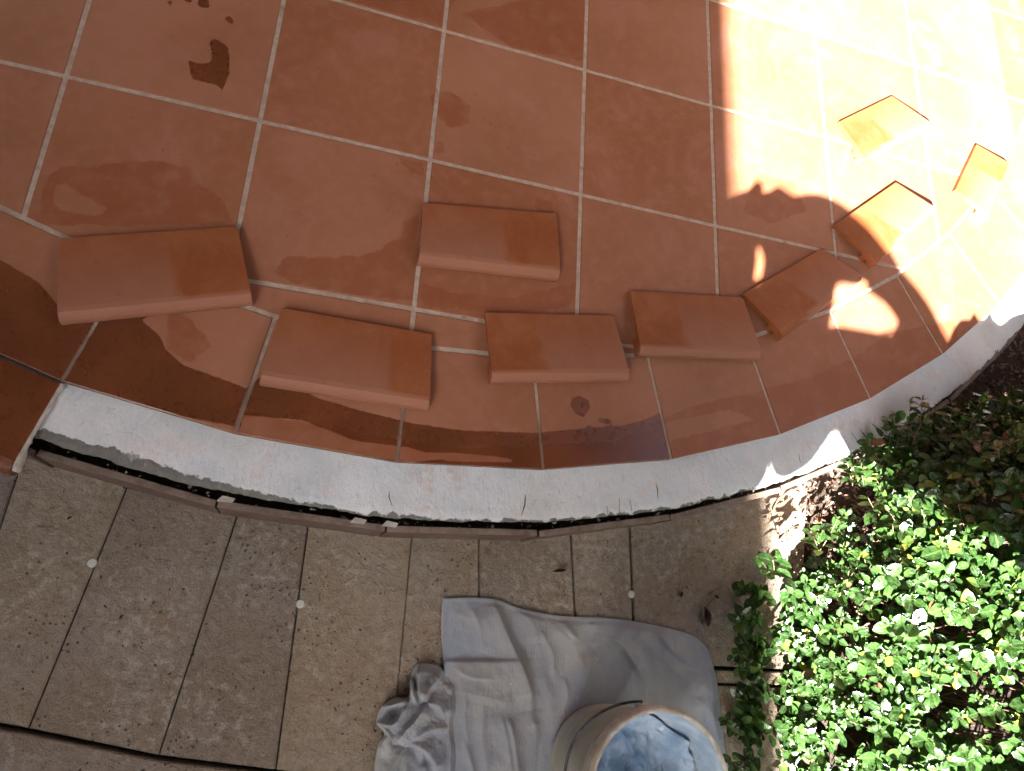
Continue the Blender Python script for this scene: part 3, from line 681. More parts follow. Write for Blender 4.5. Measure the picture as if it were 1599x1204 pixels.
# ------------------------------------------------------------------ drop cloth
def catmull(P, n):
    P = [Vector(p) for p in P]; P = [P[0] * 2 - P[1]] + P + [P[-1] * 2 - P[-2]]; L = []
    segs = len(P) - 3
    for i in range(n + 1):
        t = i / n * segs; k = min(int(t), segs - 1); t -= k; a, b, c, d = P[k:k + 4]
        L.append(.5 * ((2 * b) + (c - a) * t + (2 * a - 5 * b + 4 * c - d) * t * t + (3 * b - a - 3 * c + d) * t ** 3))
    return L
def cloth():
    zc = ZS + .003
    root = empty('drop_cloth', (*at2(860, 1100, ZS), ZS))
    off = Vector(root.location)
    tag(root, 'crumpled grey-blue canvas drop cloth with a stitched hem, spread on the paving under the bucket', 'drop cloth')
    top = catmull([(691, 934), (735, 933), (775, 936), (810, 949), (870, 961), (950, 965), (1010, 974), (1070, 988), (1094, 1002), (1108, 1020)], 220)
    NU, NV = 220, 200
    left = catmull([(691, 934), (689, 980), (692, 1034), (694, 1100), (690, 1180), (692, 1290)], NV); right = catmull([(1108, 1020), (1118, 1060), (1126, 1110), (1131, 1160), (1140, 1204), (1150, 1290)], NV)
    X = np.zeros((NV + 1, NU + 1)); Y = X.copy()
    for j in range(NV + 1):
        v = j / NV
        for i in range(NU + 1):
            u = i / NU
            b = Vector((691 + (1108 - 691) * u, 934 + (1020 - 934) * u)); p = top[i]
            e = left[j] * (1 - u) + right[j] * u
            q = e + (p - b) * (1 - v) ** 1.5
            X[j, i], Y[j, i] = q.x, q.y
    def ridge(P, a, wl, wr, fade=True, X=X, Y=Y):
        """height of a fold that follows a polyline; different falloff on each side (pixels of the survey)"""
        C_ = catmull(P, 24); d = np.full(X.shape, 1e9); sg = np.zeros(X.shape); tt = np.zeros(X.shape)
        for k in range(len(C_) - 1):
            ax, ay = C_[k]; bx, by = C_[k + 1]; ex, ey = bx - ax, by - ay; l2 = ex * ex + ey * ey + 1e-9
            t = np.clip(((X - ax) * ex + (Y - ay) * ey) / l2, 0, 1); dx, dy = X - ax - t * ex, Y - ay - t * ey; dd = np.hypot(dx, dy)
            s = np.sign(ex * dy - ey * dx); mk = dd < d; d = np.where(mk, dd, d); sg = np.where(mk, s, sg); tt = np.where(mk, (k + t) / (len(C_) - 1), tt)
        w = np.where(sg > 0, wl, wr); h = a * np.exp(-(d / w) ** 1.4)
        if fade: h = h * np.clip(np.sin(np.pi * np.clip(tt * .92 + .04, 0, 1)) * 1.6, 0, 1)
        return h
    Z = np.zeros(X.shape)
    for P, a, wl, wr in (
        ([(768, 937), (785, 985), (806, 1030), (822, 1072), (828, 1108)], .020, 26, 9),
        ([(828, 1108), (838, 1150), (850, 1200), (852, 1260)], .013, 14, 10),
        ([(902, 1104), (910, 1070), (917, 1040), (932, 1018)], .012, 5, 14),
        ([(860, 975), (890, 1005), (905, 1040), (912, 1080)], .012, 12, 26),
        ([(965, 968), (1010, 1010), (1060, 1055), (1125, 1085)], .018, 22, 34),
        ([(1080, 1085), (1110, 1120), (1128, 1180)], .010, 14, 14),
        ([(700, 1075), (760, 1088), (800, 1100)], .005, 10, 16), ([(720, 1150), (735, 1200), (740, 1250)], .009, 7, 7), ([(775, 1110), (790, 1160), (800, 1240)], .008, 12, 10),
        ([(752, 1100), (750, 1150), (762, 1215)], .006, 8, 12), ([(1000, 1020), (980, 1060), (960, 1100)], .007, 14, 20), ([(845, 1040), (855, 1090), (870, 1150)], .007, 14, 14),
        ([(842, 985), (858, 1020), (862, 1060)], .008, 3, 9), ([(875, 968), (884, 985), (900, 1000)], .006, 3, 7), ([(940, 990), (968, 1010), (1000, 1060)], .008, 4, 14), ([(1020, 985), (1048, 1020), (1090, 1046)], .007, 4, 12), ([(790, 1120), (800, 1160), (808, 1230)], .008, 3, 8), ([(706, 1040), (730, 1056), (770, 1060)], .004, 3, 8), ([(725, 1085), (722, 1120), (728, 1160)], .006, 3, 9),
        ([(735, 950), (748, 985), (752, 1020)], .004, 4, 9), ([(880, 1060), (884, 1090), (880, 1110)], .006, 3, 6),
        ([(700, 955), (740, 965), (780, 960)], .003, 20, 20), ([(805, 952), (830, 975), (838, 1005)], .009, 8, 16), ([(920, 968), (930, 990), (925, 1010)], .006, 6, 9)):
        Z += ridge(P, a, wl, wr)
    # the doubled layer in the lower left, folded edge along the survey line at 1031
    fl_ = 1 / (1 + np.exp(-(Y - 1031 - (X - 690) * -.01) / 1.1)); fx_ = 1 / (1 + np.exp((X - 800) / 12)); Z += .010 * fl_ * fx_ * np.clip(1.3 - (Y - 1031) / 300, .3, 1)
    edge = np.minimum.reduce([np.hypot(X - 691, 0) * 0 + np.linspace(0, 1, NV + 1)[:, None] * 200, np.linspace(0, 1, NU + 1)[None, :] * 200 + 0 * X, (1 - np.linspace(0, 1, NU + 1))[None, :] * 200 + 0 * X])
    Z *= np.clip(.25 + edge / 14, 0, 1)
    for j in range(NV + 1):
        for i in range(NU + 1):
            x, y = X[j, i] / 60, Y[j, i] / 60
            Z[j, i] += .0035 * (fbm(x, y, 1.7, 3) + .45) * min(1, .3 + edge[j, i] / 20) + .0009 * fbm(x * 5, y * 2, 4., 3)
    # hem: a slightly thicker rolled strip
    vv = np.linspace(0, 1, NV + 1)[:, None] * 356; Z += .0012 * (1 / (1 + np.exp((vv - 7) / .8)))
    # pressed flat under the bucket
    bx, by = 930, 1187; Z *= np.clip((np.hypot(X - bx, Y - by) - 88) / 30, .12, 1)
    Z = np.maximum(Z, 0.0)
    V = []
    for j in range(NV + 1):
        for i in range(NU + 1):
            x, y = at2(X[j, i], Y[j, i], zc); V.append((x - off.x, y - off.y, zc + Z[j, i] - off.z))
    n = NU + 1; F = [(j * n + i, (j + 1) * n + i, (j + 1) * n + i + 1, j * n + i + 1) for j in range(NV) for i in range(NU)]
    o = mesh('sheet', V, F, M['cloth'], root, True); s = o.modifiers.new('thickness', 'SOLIDIFY'); s.thickness = .0012; s.offset = -1
    # stitches of the hem
    mb = MB(); row = 4
    for q in range(2, NU - 3, 2):
        for rr in (row,):
            a = Vector(V[rr * n + q]); b = Vector(V[rr * n + q + 1]); mb.add(*tube([a + Vector((0, 0, .0008)), b + Vector((0, 0, .0008))], .0004, 4))
    mb.build('hem_stitching', M['thread'], root)
    # bunched-up folds in the lower left corner: fans of pleats round a pinch point
    OL = catmull([(700, 1290), (585, 1290), (584, 1215), (590, 1165), (600, 1145), (588, 1128), (596, 1104), (616, 1090), (638, 1088), (641, 1062), (648, 1040), (662, 1036), (684, 1040), (694, 1050), (706, 1064), (712, 1095), (708, 1135), (712, 1180), (708, 1240), (700, 1290)], 260)
    c0 = (652, 1150); NR = 90
    PX = np.zeros((len(OL), NR + 1)); PY = PX.copy()
    for i, p in enumerate(OL):
        for r_ in range(NR + 1):
            t = r_ / NR; PX[i, r_] = c0[0] + (p.x - c0[0]) * t; PY[i, r_] = c0[1] + (p.y - c0[1]) * t
    H = np.zeros(PX.shape) + .010
    for P, a, wl, wr in (
        ([(656, 1036), (654, 1060), (658, 1084), (668, 1096)], .026, 3, 9), ([(692, 1046), (680, 1066), (668, 1080), (662, 1092)], .026, 12, 3),
        ([(641, 1056), (644, 1080), (652, 1100)], .022, 8, 4), ([(704, 1066), (706, 1090), (700, 1118)], .018, 5, 18), ([(668, 1098), (686, 1104), (694, 1122)], .018, 4, 14),
        ([(597, 1104), (618, 1100), (638, 1092)], .024, 4, 9), ([(590, 1128), (612, 1132), (626, 1118), (638, 1094)], .026, 10, 4), ([(668, 1098), (652, 1122), (634, 1142), (622, 1160)], .028, 5, 12),
        ([(700, 1136), (670, 1142), (642, 1156)], .014, 12, 5), ([(588, 1180), (598, 1150), (606, 1140)], .024, 12, 5), ([(600, 1250), (612, 1205), (630, 1166)], .022, 5, 14),
        ([(636, 1166), (632, 1210), (640, 1270)], .020, 4, 12), ([(642, 1160), (668, 1176), (690, 1210)], .018, 4, 14), ([(700, 1136), (703, 1180), (698, 1240)], .012, 5, 12), ([(660, 1185), (664, 1220), (676, 1262)], .012, 5, 8)):
        H += ridge(P, a, wl, wr, True, PX, PY)
    V = []; F = []
    for i in range(len(OL)):
        for r_ in range(NR + 1):
            x, y = PX[i, r_], PY[i, r_]; t = r_ / NR
            z = (H[i, r_] + .006 * fbm(x / 22, y / 22, 8., 3)) * min(1, (1 - t) * 5 + .35); z = max(z, .0008)
            w = at2(x, y, zc + z); V.append((w[0] - off.x, w[1] - off.y, zc + z - off.z))
    for i in range(len(OL) - 1):
        for r_ in range(NR): F.append((i * (NR + 1) + r_, i * (NR + 1) + r_ + 1, (i + 1) * (NR + 1) + r_ + 1, (i + 1) * (NR + 1) + r_))
    o = mesh('bunched_corner', V, F, M['cloth'], root, True); q_ = o.modifiers.new('thickness', 'SOLIDIFY'); q_.thickness = .0012; q_.offset = 0
cloth()

# ------------------------------------------------------------------ bucket of grout
def lathe(prof, n=72, closed=False):
    V = []; F = []
    for r, z in prof:
        for k in range(n): w = 2 * math.pi * k / n; V.append((r * math.cos(w), r * math.sin(w), z))
    for i in range(len(prof) - 1):
        for k in range(n): F.append((i * n + k, i * n + (k + 1) % n, (i + 1) * n + (k + 1) % n, (i + 1) * n + k))
    return V, F
def bucket():
    ztop = .085; cx, cy = at2(1034, 1240, ztop); zb = ZS + .008; H = ztop - zb
    root = empty('bucket', (cx, cy, zb)); tag(root, 'cream plastic bucket with a dark wire handle, grout-stained inside, standing on the grey cloth', 'bucket')
    r0, r1 = .104, .1235
    wall = lambda z: r0 + (r1 - r0) * z / H
    V, F = lathe([(.0, .002), (r0 - .004, .002), (r0, .006)] + [(wall(z), z) for z in (.02, .08, .14, H - .052)] + [(wall(H - .05) + .003, H - .048), (wall(H - .046) + .003, H - .044), (wall(H - .04), H - .040), (wall(H - .03), H - .026)])
    mesh('wall', V, F, M['bucket'], root, True)
    V, F = lathe([(wall(H - .03) - .0005, H - .027), (r1 + .0045, H - .026), (r1 + .0065, H - .020), (r1 + .0065, H - .006), (r1 + .0035, H), (r1 - .001, H + .0008), (r1 - .004, H - .002)])
    mesh('rim', V, F, M['stain'], root, True)
    V, F = lathe([(r1 - .0038, H - .0022), (r1 - .0055, H - .02), (wall(H * .6) - .004, H * .6), (wall(H * .3) - .004, H * .3), (wall(.02) - .005, .012), (0, .01)], 96)
    V = [(x * (1 + .010 * fbm(x * 22, y * 22, z * 18)), y * (1 + .010 * fbm(x * 22, y * 22, z * 18)), z) for x, y, z in V]
    mesh('inner_lining', V, F, M['inner'], root, True)
    # wire bail, hanging down on the side of the fixed nosing
    u = Vector(at2(1004, 1102, ztop - .03)) - Vector((cx, cy)); u = Vector((u.x, u.y, 0)).normalized(); w = Vector((-u.y, u.x, 0))
    if w.dot(Vector((-1, 0, 0))) < 0: w = -w
    al = rad(40); pts = []
    for k in range(41):
        f = math.pi * k / 40; R_ = .1345
        p = u * math.cos(f) * R_ + (w * math.cos(al) - Vector((0, 0, 1)) * math.sin(al)) * math.sin(f) * .152 + Vector((0, 0, H - .034)); pts.append(p)
    pts = [pts[0] + Vector((0, 0, 0)) - u * .012] + pts + [pts[-1] + u * .012]
    mesh('handle', *tube(pts, .0024, 8), M['wire'], root, True)
    for s in (1, -1):
        c = u * s * (wall(H - .034) + .003); V = []
        t = Vector((-u.y, u.x, 0))
        vs, fs = tube([c - u * s * .004 + Vector((0, 0, H - .034)), c + u * s * .0075 + Vector((0, 0, H - .034))], .011, 16)
        bevel(mesh('handle_ear', vs, fs, M['stain'], root), .001)
    # contents: a lumpy skin of wet grout, with a smooth bright pool and dragged ridges
    V = []; F = []; n = 84; nr = 40; zs = H * .46; rr = wall(zs) - .0055
    for r in range(nr + 1):
        for k in range(n):
            w_ = 2 * math.pi * k / n; q = r / nr; x, y = rr * q * math.cos(w_), rr * q * math.sin(w_)
            lump = .030 * max(0, fbm(x * 16 + 3, y * 16, 2.) + .12) + .010 * abs(fbm(x * 45, y * 45, 5.))
            climb = .035 * max(0, q - .72) * (1 + fbm(x * 20, y * 20, 9.)) / .28
            V.append((x, y, zs + lump + climb))
    for r in range(nr):
        for k in range(n): F.append((r * n + k, r * n + (k + 1) % n, (r + 1) * n + (k + 1) % n, (r + 1) * n + k))
    V = [(x, y, z) for x, y, z in V]
    o = mesh('grout_mix', V, F, M['paste'], None, True); o.location = root.location
    tag(o, 'lumpy blue-grey wet grout mix filling the lower half of the bucket', 'grout mix')
bucket()

# ------------------------------------------------------------------ leaves, shoots, hedge
def leaf_geo(L, W, fold, bend, nrow=6):
    rows = []; 
    for i in range(nrow):
        t = i / (nrow - 1); w = W / 2 * (math.sin(math.pi * (t * .93 + .035)) ** .55) * (1.06 - .18 * t); 
        if i == nrow - 1: w = W * .07
        if i == 0: w = W * .05
        z = -bend * t * t * L; c = fold * w
        rows.append([(t * L, -w, z + c), (t * L, 0, z), (t * L, w, z + c)])
    return rows
LEAFC = [((.022, .065, .014), 6), ((.032, .090, .018), 6), ((.045, .115, .024), 5), ((.065, .15, .030), 2), ((.018, .050, .016), 4), ((.12, .19, .035), .8), ((.30, .28, .04), .35), ((.32, .10, .06), .3), ((.40, .19, .13), .12)]
LC = [c for c, w in LEAFC]; LW = [w for c, w in LEAFC]
class Leaves:
    def __init__(s): s.V = []; s.F = []; s.C = []; s.N = []
    def add(s, p, d, n, L, W, col=None):
        d = d.normalized(); b = d.cross(n)
        if b.length < 1e-4: return
        b.normalize(); n = b.cross(d); rows = leaf_geo(L, W, random.uniform(.05, .45), random.uniform(-.1, .45)); o = len(s.V)
        c = col or random.choices(LC, LW)[0]; j = random.uniform(.4, .95); c = (c[0] * j, c[1] * j, c[2] * j, 1)
        for r in rows:
            for k, (x, y, z) in enumerate(r):
                q = p + d * x + b * y + n * z; s.V.append((q.x, q.y, q.z)); s.C.append(c); s.N.append(0. if k == 1 else 1.)
        for i in range(len(rows) - 1):
            for k in range(2): s.F.append((o + i * 3 + k, o + (i + 1) * 3 + k, o + (i + 1) * 3 + k + 1, o + i * 3 + k + 1))
    def build(s, name, parent=None):
        o = mesh(name, s.V, s.F, M['leaf'], parent, True); attr(o, 'leafcol', s.C, 'FLOAT_COLOR'); attr(o, 'vein', s.N); return o
def shoot(LS, ST, base, d, L, size, node=.013, bare=.25):
    d = d.normalized(); side = d.cross(Vector((random.gauss(0, 1), random.gauss(0, 1), random.gauss(0, 1)))).normalized(); up2 = d.cross(side)
    curve = Vector((random.gauss(0, .2), random.gauss(0, .2), random.uniform(-.1, .25)))
    pts = []; n = max(3, int(L / node))
    for i in range(n + 1):
        t = i / n; p = base + d * (L * t) + curve * (L * t * t * .5); pts.append(p)
    ST.add(*tube(pts[::max(1, n // 4)] + [pts[-1]], .0008, 3, False))
    for i in range(int(n * bare), n + 1):
        t = i / n; dd = (d + curve * t).normalized(); a = side if i % 2 else up2
        for s in (1, -1):
            if random.random() < .08: continue
            sz = size * random.uniform(.75, 1.15) * (1.0 if t < .85 else .65)
            ld = (a * s + dd * random.uniform(.15, .9) + Vector((random.gauss(0, .2), random.gauss(0, .2), random.gauss(0, .2)))).normalized()
            nn = (dd * 1.0 + Vector((0, 0, .55)) - Vector((0, 0, 0))).normalized()
            LS.add(pts[i] + ld * .002, ld, nn, sz, sz * random.uniform(.60, .76))
    if random.random() < .5:
        LS.add(pts[-1], d + Vector((random.gauss(0, .3), random.gauss(0, .3), 0)), side, size * .6, size * .28, random.choice([(.17, .28, .04), (.12, .24, .04)]))

HB = [at2(u, v, -.12) for u, v in [(1245, 1500), (1235, 1300), (1226, 1204), (1224, 1120), (1226, 1040), (1228, 970), (1235, 925), (1272, 895), (1305, 855), (1322, 800), (1340, 750), (1372, 712), (1425, 680), (1490, 652), (1560, 638), (1640, 610)]] + [(3.3, -.45), (3.3, -2.4), (1.9, -2.4)]
HB = ccw(HB)
def hedge_h(x, y):
    d = -float(sdist(HB, np.array([x]), np.array([y]))[0])
    if d < 0: return None, d
    t = min(1, d / .15); top = .22 + .07 * math.exp(-((d - .17) / .08) ** 2) + .10 * min(1, max(0, (x - 2.0) / .6)) + .05 * fbm(x * 5, y * 5) + .02 * fbm(x * 14, y * 14)
    hh = -.13 + (top + .13) * math.sin(t * math.pi / 2) ** .8
    return min(hh, -.13 + max(0, x - 1.88) * 1.15 + .02 * fbm(x * 9, y * 9)), d
def hedge():
    root = empty('hedge', (2.3, -1.3, ZS)); tag(root, 'low hedge of small glossy green leaves beside the paving, sunlit below, shaded near the ledge', 'hedge')
    LS = Leaves(); ST = MB(); off = Vector(root.location); cnt = 0; tries = 0
    while cnt < 2600 and tries < 20000:
        tries += 1; x = random.uniform(1.82, 3.1); y = random.uniform(-2.1, -.5)
        if x > 2.6 or y < -1.75:
            if random.random() < .6: continue
        h, d = hedge_h(x, y)
        if h is None: continue
        e = .02; hx, _ = hedge_h(x + e, y); hy, _ = hedge_h(x, y + e)
        hx = h if hx is None else hx; hy = h if hy is None else hy
        n = Vector((-(hx - h) / e, -(hy - h) / e, 1)); sl = n.length; n.normalize()
        if random.random() > min(1, sl / 2.4): continue
        n = (n + Vector((random.gauss(0, .3), random.gauss(0, .3), random.gauss(0, .15) + .25))).normalized()
        L = random.uniform(.045, .085) * (1 if d > .03 else .8); dep = random.random() ** 2 * .05
        sz = random.choice([.017, .023, .028, .033, .038]) * random.uniform(.9, 1.1) * (1 if x > 2.0 else .82)
        p = Vector((x, y, h - dep)) - n * L * .75
        p.z = max(p.z, ZS + .01)
        shoot(LS, ST, p - off, n, L, sz); cnt += 1
    # longer sprigs poking out of the outline
    for u, v, z, dx, dy in ((1395, 700, .02, -.10, .9), (1375, 715, -.02, -.5, .6), (1440, 680, .03, .0, .9), (1490, 665, .05, .1, 1), (1545, 660, .05, .1, 1), (1590, 650, .06, .2, 1), (1340, 760, -.05, -.6, .4), (1200, 945, -.13, -1, .25), (1195, 960, -.13, -1, .1), (1192, 1000, -.13, -1, -.1),
                          (1195, 1060, -.12, -1, .1), (1192, 1110, -.12, -1, -.2), (1190, 1150, -.13, -1, .2), (1195, 1185, -.12, -1, -.3), (1215, 905, -.1, -.4, .8), (1290, 860, -.1, -.3, .8), (1420, 690, .02, -.3, .8), (1515, 668, .08, 0, 1.), (1200, 1020, -.13, -1, .3), (1198, 1085, -.12, -1, 0.), (1196, 1135, -.13, -1, .1)):
        for q in range(3):
            p = Vector(at(u + random.uniform(-12, 12), v + random.uniform(-8, 8), z)); shoot(LS, ST, p - off, Vector((dx + random.gauss(0, .25), dy + random.gauss(0, .25), random.uniform(.2, .8) if u > 1210 else random.uniform(-.05, .2))), random.uniform(.05, .085), random.uniform(.024, .032))
    # woody stems
    for _ in range(260):
        x = random.uniform(1.95, 2.9); y = random.uniform(-1.8, -.65); h, d = hedge_h(x, y)
        if h is None or d < .03: continue
        a = Vector((x + random.gauss(0, .05), y + random.gauss(0, .05), ZS - .01)); b = Vector((x, y, h - .02))
        mid = a.lerp(b, .5) + Vector((random.gauss(0, .02), random.gauss(0, .02), 0))
        ST.add(*tube([a - off, mid - off, b - off], [.003, .002, .0009], 5, False))
    LS.build('foliage', root); ST.build('stems', M['bark'], root)
hedge()

# ------------------------------------------------------------------ bark mulch round the hedge
def mulch():
    mb = MB(); mats = 0; n = 0; t = 0
    while n < 3800 and t < 30000:
        t += 1; x = random.uniform(1.86, 3.0); y = random.uniform(-1.6, .1); r = math.hypot(x - CC[0], y - CC[1])
        if r < 2.322: continue
        if r > 2.75 and random.random() < .8: continue
        if x < 1.97 and random.random() > (x - 1.86) / .12: continue
        n += 1; L = random.uniform(.004, .020) * (1 if x > 1.95 else .5); W = L * random.uniform(.15, .6); H_ = random.uniform(.0008, .003)
        z = (ZS + .001 if x < 1.95 else ZS + random.uniform(-.006, .012)); a = random.uniform(0, math.pi); tl = random.gauss(0, .35)
        R_ = Matrix.Rotation(a, 3, 'Z') @ Matrix.Rotation(tl, 3, 'Y') @ Matrix.Rotation(random.gauss(0, .4), 3, 'X')
        V = [(-L / 2, -W / 2 * random.uniform(.3, 1), -H_), (L / 2, -W / 2 * random.uniform(.2, 1), -H_), (L / 2 * random.uniform(.7, 1.1), W / 2, -H_), (-L / 2, W / 2 * random.uniform(.4, 1), -H_)]
        V += [(p[0] * .92, p[1] * .85, H_) for p in V]
        mb.add([R_ @ Vector(p) + Vector((x, y, z)) for p in V], [(3, 2, 1, 0), (4, 5, 6, 7), (0, 1, 5, 4), (1, 2, 6, 5), (2, 3, 7, 6), (3, 0, 4, 7)])
    tt = NT('bark_mulch'); rnd = tt.noise(55, 2, .5); c = tt.mix(tt.step(rnd, .35, .6), (.07, .035, .024), (.26, .16, .115)); c = tt.mix(tt.step(tt.noise(31, 2), .6, .66, 0, .8), c, (.38, .28, .2))
    o = mb.build('bark_mulch', tt.out(c, .9, tt.bump(tt.noise(300, 3), .001)))
    tag(o, 'brown bark mulch and litter on the soil between the ledge and the hedge', 'mulch', kind='stuff')
mulch()
def grit():
    mb = MB()
    for _ in range(420):
        if random.random() < .45: u, v = random.uniform(1020, 1240), random.uniform(830, 1100)
        else: u, v = random.uniform(0, 1150), random.uniform(770, 1204)
        x, y = at2(u, v, ZS)
        if math.hypot(x - CC[0], y - CC[1]) < 2.325: continue
        if 585 < u < 1150 and v > 930: continue
        sz = random.choice([.0005, .0007, .001, .0016]) * random.uniform(.7, 1.3); a = random.uniform(0, 3.14); e = random.uniform(1, 2.4)
        V = []
        for k in range(5):
            w = 2 * math.pi * k / 5; px, py = sz * e * math.cos(w) * random.uniform(.7, 1.1), sz * math.sin(w) * random.uniform(.7, 1.1)
            V.append((x + px * math.cos(a) - py * math.sin(a), y + px * math.sin(a) + py * math.cos(a), ZS))
        V.append((x, y, ZS + sz * .9)); mb.add(V, [(k, (k + 1) % 5, 5) for k in range(5)])
    tag(mb.build('grit', M['soil']), 'scattered dark grit and crumbs of soil on the paving slabs', 'grit', kind='stuff')
grit()

# ------------------------------------------------------------------ porch roof and house wall, plus unseen blockers added to shape the shade
def house():
    zr = 2.5; xe = 1.712 - SX * (zr + .16)
    r = empty('porch_roof', (xe - 2, 0, zr)); tag(r, 'flat dark timber porch roof over the left half of the terrace', 'roof')
    o = Vector(r.location)
    V, F = prism([(xe - 3.2, -7), (xe, -7), (xe, -2.6), (xe - 3.2, -2.6)], zr, zr + .16); mesh('roof_slab', [Vector(v) - o for v in V], F, M['roofing'], r)
    w = mesh('house_wall', *prism([(xe - 3.4, -7), (xe - 3.2, -7), (xe - 3.2, 6), (xe - 3.4, 6)], -.23, 2.9), M['plaster']); tag(w, 'brown plastered house wall beyond the left edge of the picture', 'wall')
    h = mesh('sky_blocker_roof', *prism([(xe - 3.2, -2.5), (.15, -2.5), (.15, -7), (3.0, -7), (3.0, 6), (xe - 3.2, 6)], 3.1, 3.28), M['roofing']); tag(h, 'unseen dark timber roof added above the terrace to cut sky light', 'roof')  # roof out of view, added to darken the terrace shade
    for y in (-6.6, 5.6):
        p = mesh('porch_post', *prism([(xe - .16, y), (xe - .04, y), (xe - .04, y + .12), (xe - .16, y + .12)], -.23, zr if y < 0 else 3.1), M['plaster']); bevel(p, .01)
        tag(p, 'square plastered porch post at the %s end of the roof' % ('near' if y < 0 else 'far'), 'post', 'porch posts')
def sky_blockers():
    w = mesh('sky_blocker_brick', *prism([(-.9, 2.6), (6.5, 2.6), (6.5, 2.85), (-.9, 2.85)], -.23, 4.6), mat_simple('dark_brick', (.10, .045, .03), (.16, .075, .05), .9, 14, .003))
    tag(w, 'unseen dark brick wall added across the far side to block sky light', 'wall')  # wall out of view, added to hold back light from the far side
    g_ = mesh('sky_blocker_wall', *prism([(-4, -7.4), (6, -7.4), (6, -7.15), (-4, -7.15)], -.23, 3.2), M['plaster']); tag(g_, 'unseen brown plastered wall added behind the camera to block sky light', 'wall')  # wall out of view, added to block low sky behind the camera
    f = empty('sky_blocker_fence', (4.4, -1, -.23)); tag(f, 'unseen dark timber fence added beyond the hedge to block sky light', 'sky blocker'); dk = mat_simple('dark_timber', (.035, .03, .022), (.07, .055, .04), .8, 20)  # fence out of view, added to hold back sky light from the right
    mb = MB()
    for i in range(60): mb.add(*prism([(0, -5 + i * .125), (.02, -5 + i * .125), (.02, -5 + i * .125 + .118), (0, -5 + i * .125 + .118)], 0, 3.3))
    mb.build('boards', dk, f)
    for i in range(5): mesh('post', *prism([(.03, -5 + i * 1.85), (.12, -5 + i * 1.85), (.12, -4.91 + i * 1.85), (.03, -4.91 + i * 1.85)], 0, 3.35), dk, f)
sky_blockers()
house()
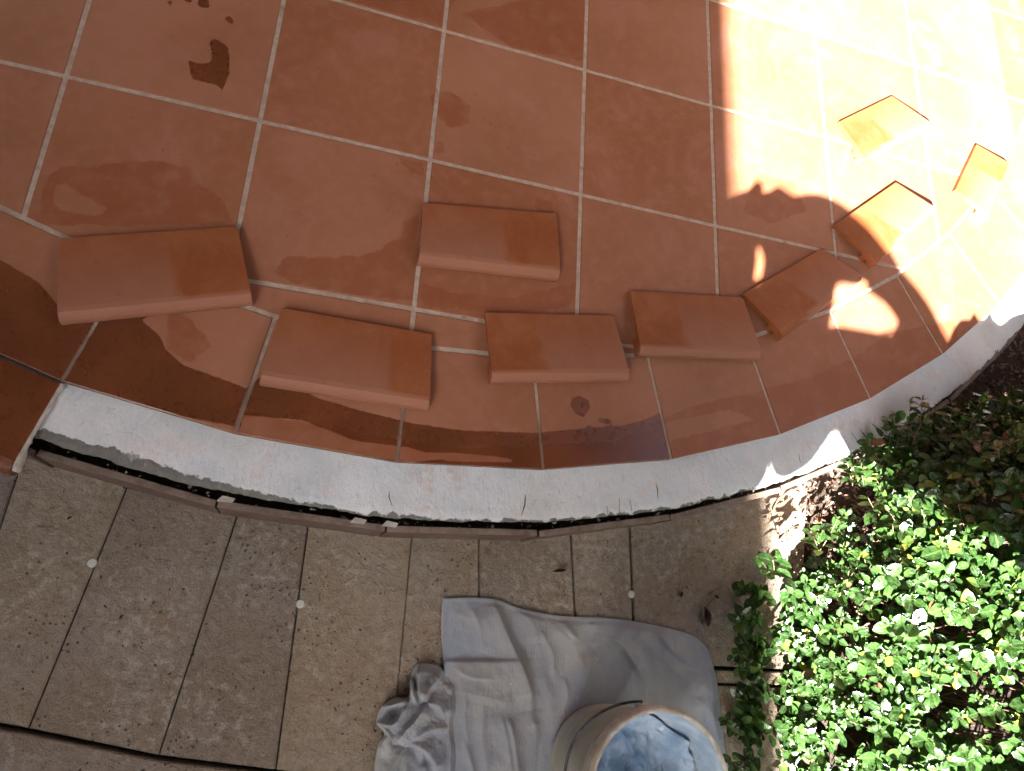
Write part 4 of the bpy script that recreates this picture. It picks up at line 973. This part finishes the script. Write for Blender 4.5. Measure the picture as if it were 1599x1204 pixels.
def shadow_plant_stand():
    """an added, unseen pot plant on a stand; its leaves are shaped to throw the round shadow on the terrace"""
    def up(u, v, h):                         # the point at height h whose shadow falls on this spot of the terrace
        x, y = at2(u, v, 0); return Vector((x - SX * h, y - SY * h, h))
    c = up(1235, 600, .84)
    root = empty('shadow_plant', (c.x, c.y, ZS)); off = Vector(root.location)  # made-up plant, added only for the shadow its leaves cast
    tag(root, 'added broad-leaved pot plant on a stand, unseen below, shaped to cast the round shadow', 'shadow caster')
    def shadow_blade(outline, h, name='leaf', dz=0.):
        P = [up(u, v, h) for u, v in outline]; cc = sum(P, Vector()) / len(P)
        P = [Vector(q) for q in catmull([tuple(q) for q in P] + [tuple(P[0])], len(P) * 4)][:-1]
        V = [cc + Vector((0, 0, .004))]; n = len(P)
        for k in (.35, .7, 1.): V += [cc.lerp(p, k) + Vector((0, 0, .010 * math.sin(k * 3))) for p in P]
        F = [(0, 1 + i, 1 + (i + 1) % n) for i in range(n)]
        for r in range(2): F += [(1 + r * n + i, 1 + (r + 1) * n + i, 1 + (r + 1) * n + (i + 1) % n, 1 + r * n + (i + 1) % n) for i in range(n)]
        o = mesh(name, [v - off for v in V], F, M['leaf'], root, True); attr(o, 'leafcol', np.tile((.06, .16, .03, 1), (len(V), 1)), 'FLOAT_COLOR'); attr(o, 'vein', np.ones(len(V)))
        s = o.modifiers.new('thickness', 'SOLIDIFY'); s.thickness = .0012
        stem = [Vector((c.x, c.y, .86)), (Vector((c.x, c.y, .88)) + cc) / 2 + Vector((0, 0, .004)), cc]
        mesh('leaf_stalk', *tube([q - off for q in stem], .003, 6), M['leaf'], root)
    shadow_blade([(1110, 330), (1150, 304), (1168, 297), (1181, 284), (1190, 289), (1187, 301), (1203, 299), (1214, 292), (1228, 299), (1246, 315), (1255, 350), (1240, 400), (1198, 430), (1190, 400), (1176, 378), (1160, 366), (1146, 372), (1160, 405), (1176, 440), (1150, 470), (1100, 440), (1100, 370)], .90)
    shadow_blade([(1222, 314), (1250, 305), (1280, 304), (1305, 314), (1332, 332), (1357, 352), (1380, 378), (1397, 405), (1408, 432), (1396, 456), (1364, 449), (1330, 434), (1308, 432), (1296, 452), (1288, 486), (1292, 520), (1240, 560), (1196, 500), (1186, 440), (1210, 350)], .92)
    shadow_blade([(1366, 428), (1400, 420), (1428, 446), (1452, 480), (1470, 515), (1492, 560), (1500, 640), (1440, 620), (1412, 540), (1398, 500), (1378, 474), (1352, 452)], .88)
    shadow_blade([(1090, 440), (1180, 436), (1230, 500), (1300, 512), (1330, 520), (1340, 600), (1300, 690), (1230, 700), (1130, 720), (1100, 600)], .86)
    shadow_blade([(1240, 560), (1290, 513), (1345, 516), (1392, 524), (1401, 508), (1409, 511), (1418, 532), (1470, 562), (1500, 640), (1440, 722), (1345, 750), (1313, 708), (1301, 690), (1281, 705), (1262, 744), (1205, 765), (1190, 640)], .84)
    shadow_blade([(1440, 590), (1474, 548), (1486, 520), (1499, 502), (1514, 500), (1520, 490), (1527, 501), (1541, 505), (1548, 487), (1554, 506), (1570, 515), (1590, 500), (1650, 500), (1690, 600), (1600, 690), (1500, 700), (1420, 700)], .62)
    # pot, soil and stand
    V, F = lathe([(.0, .0), (.055, .0), (.075, .13), (.084, .13), (.084, .155), (.076, .155), (.072, .14), (0, .135)], 40)
    mesh('pot', [Vector(v) + Vector((c.x, c.y, .70)) - off for v in V], F, M['clay'], root, True)
    mb = MB(); mb.add(*tube([Vector((0, 0, .02)), Vector((0, 0, .868))], .007, 10)); mb.add(*tube([Vector((0, 0, .862)), Vector((0, 0, .870))], .07, 24))
    for k in range(3):
        a = 2 * math.pi * k / 3 + .5; mb.add(*tube([Vector((0, 0, .12)), Vector((.07 * math.cos(a), .07 * math.sin(a), .05)), Vector((.11 * math.cos(a), .11 * math.sin(a), .004))], .005, 8))
    mb.build('iron_stand', M['iron'], root)
shadow_plant_stand()
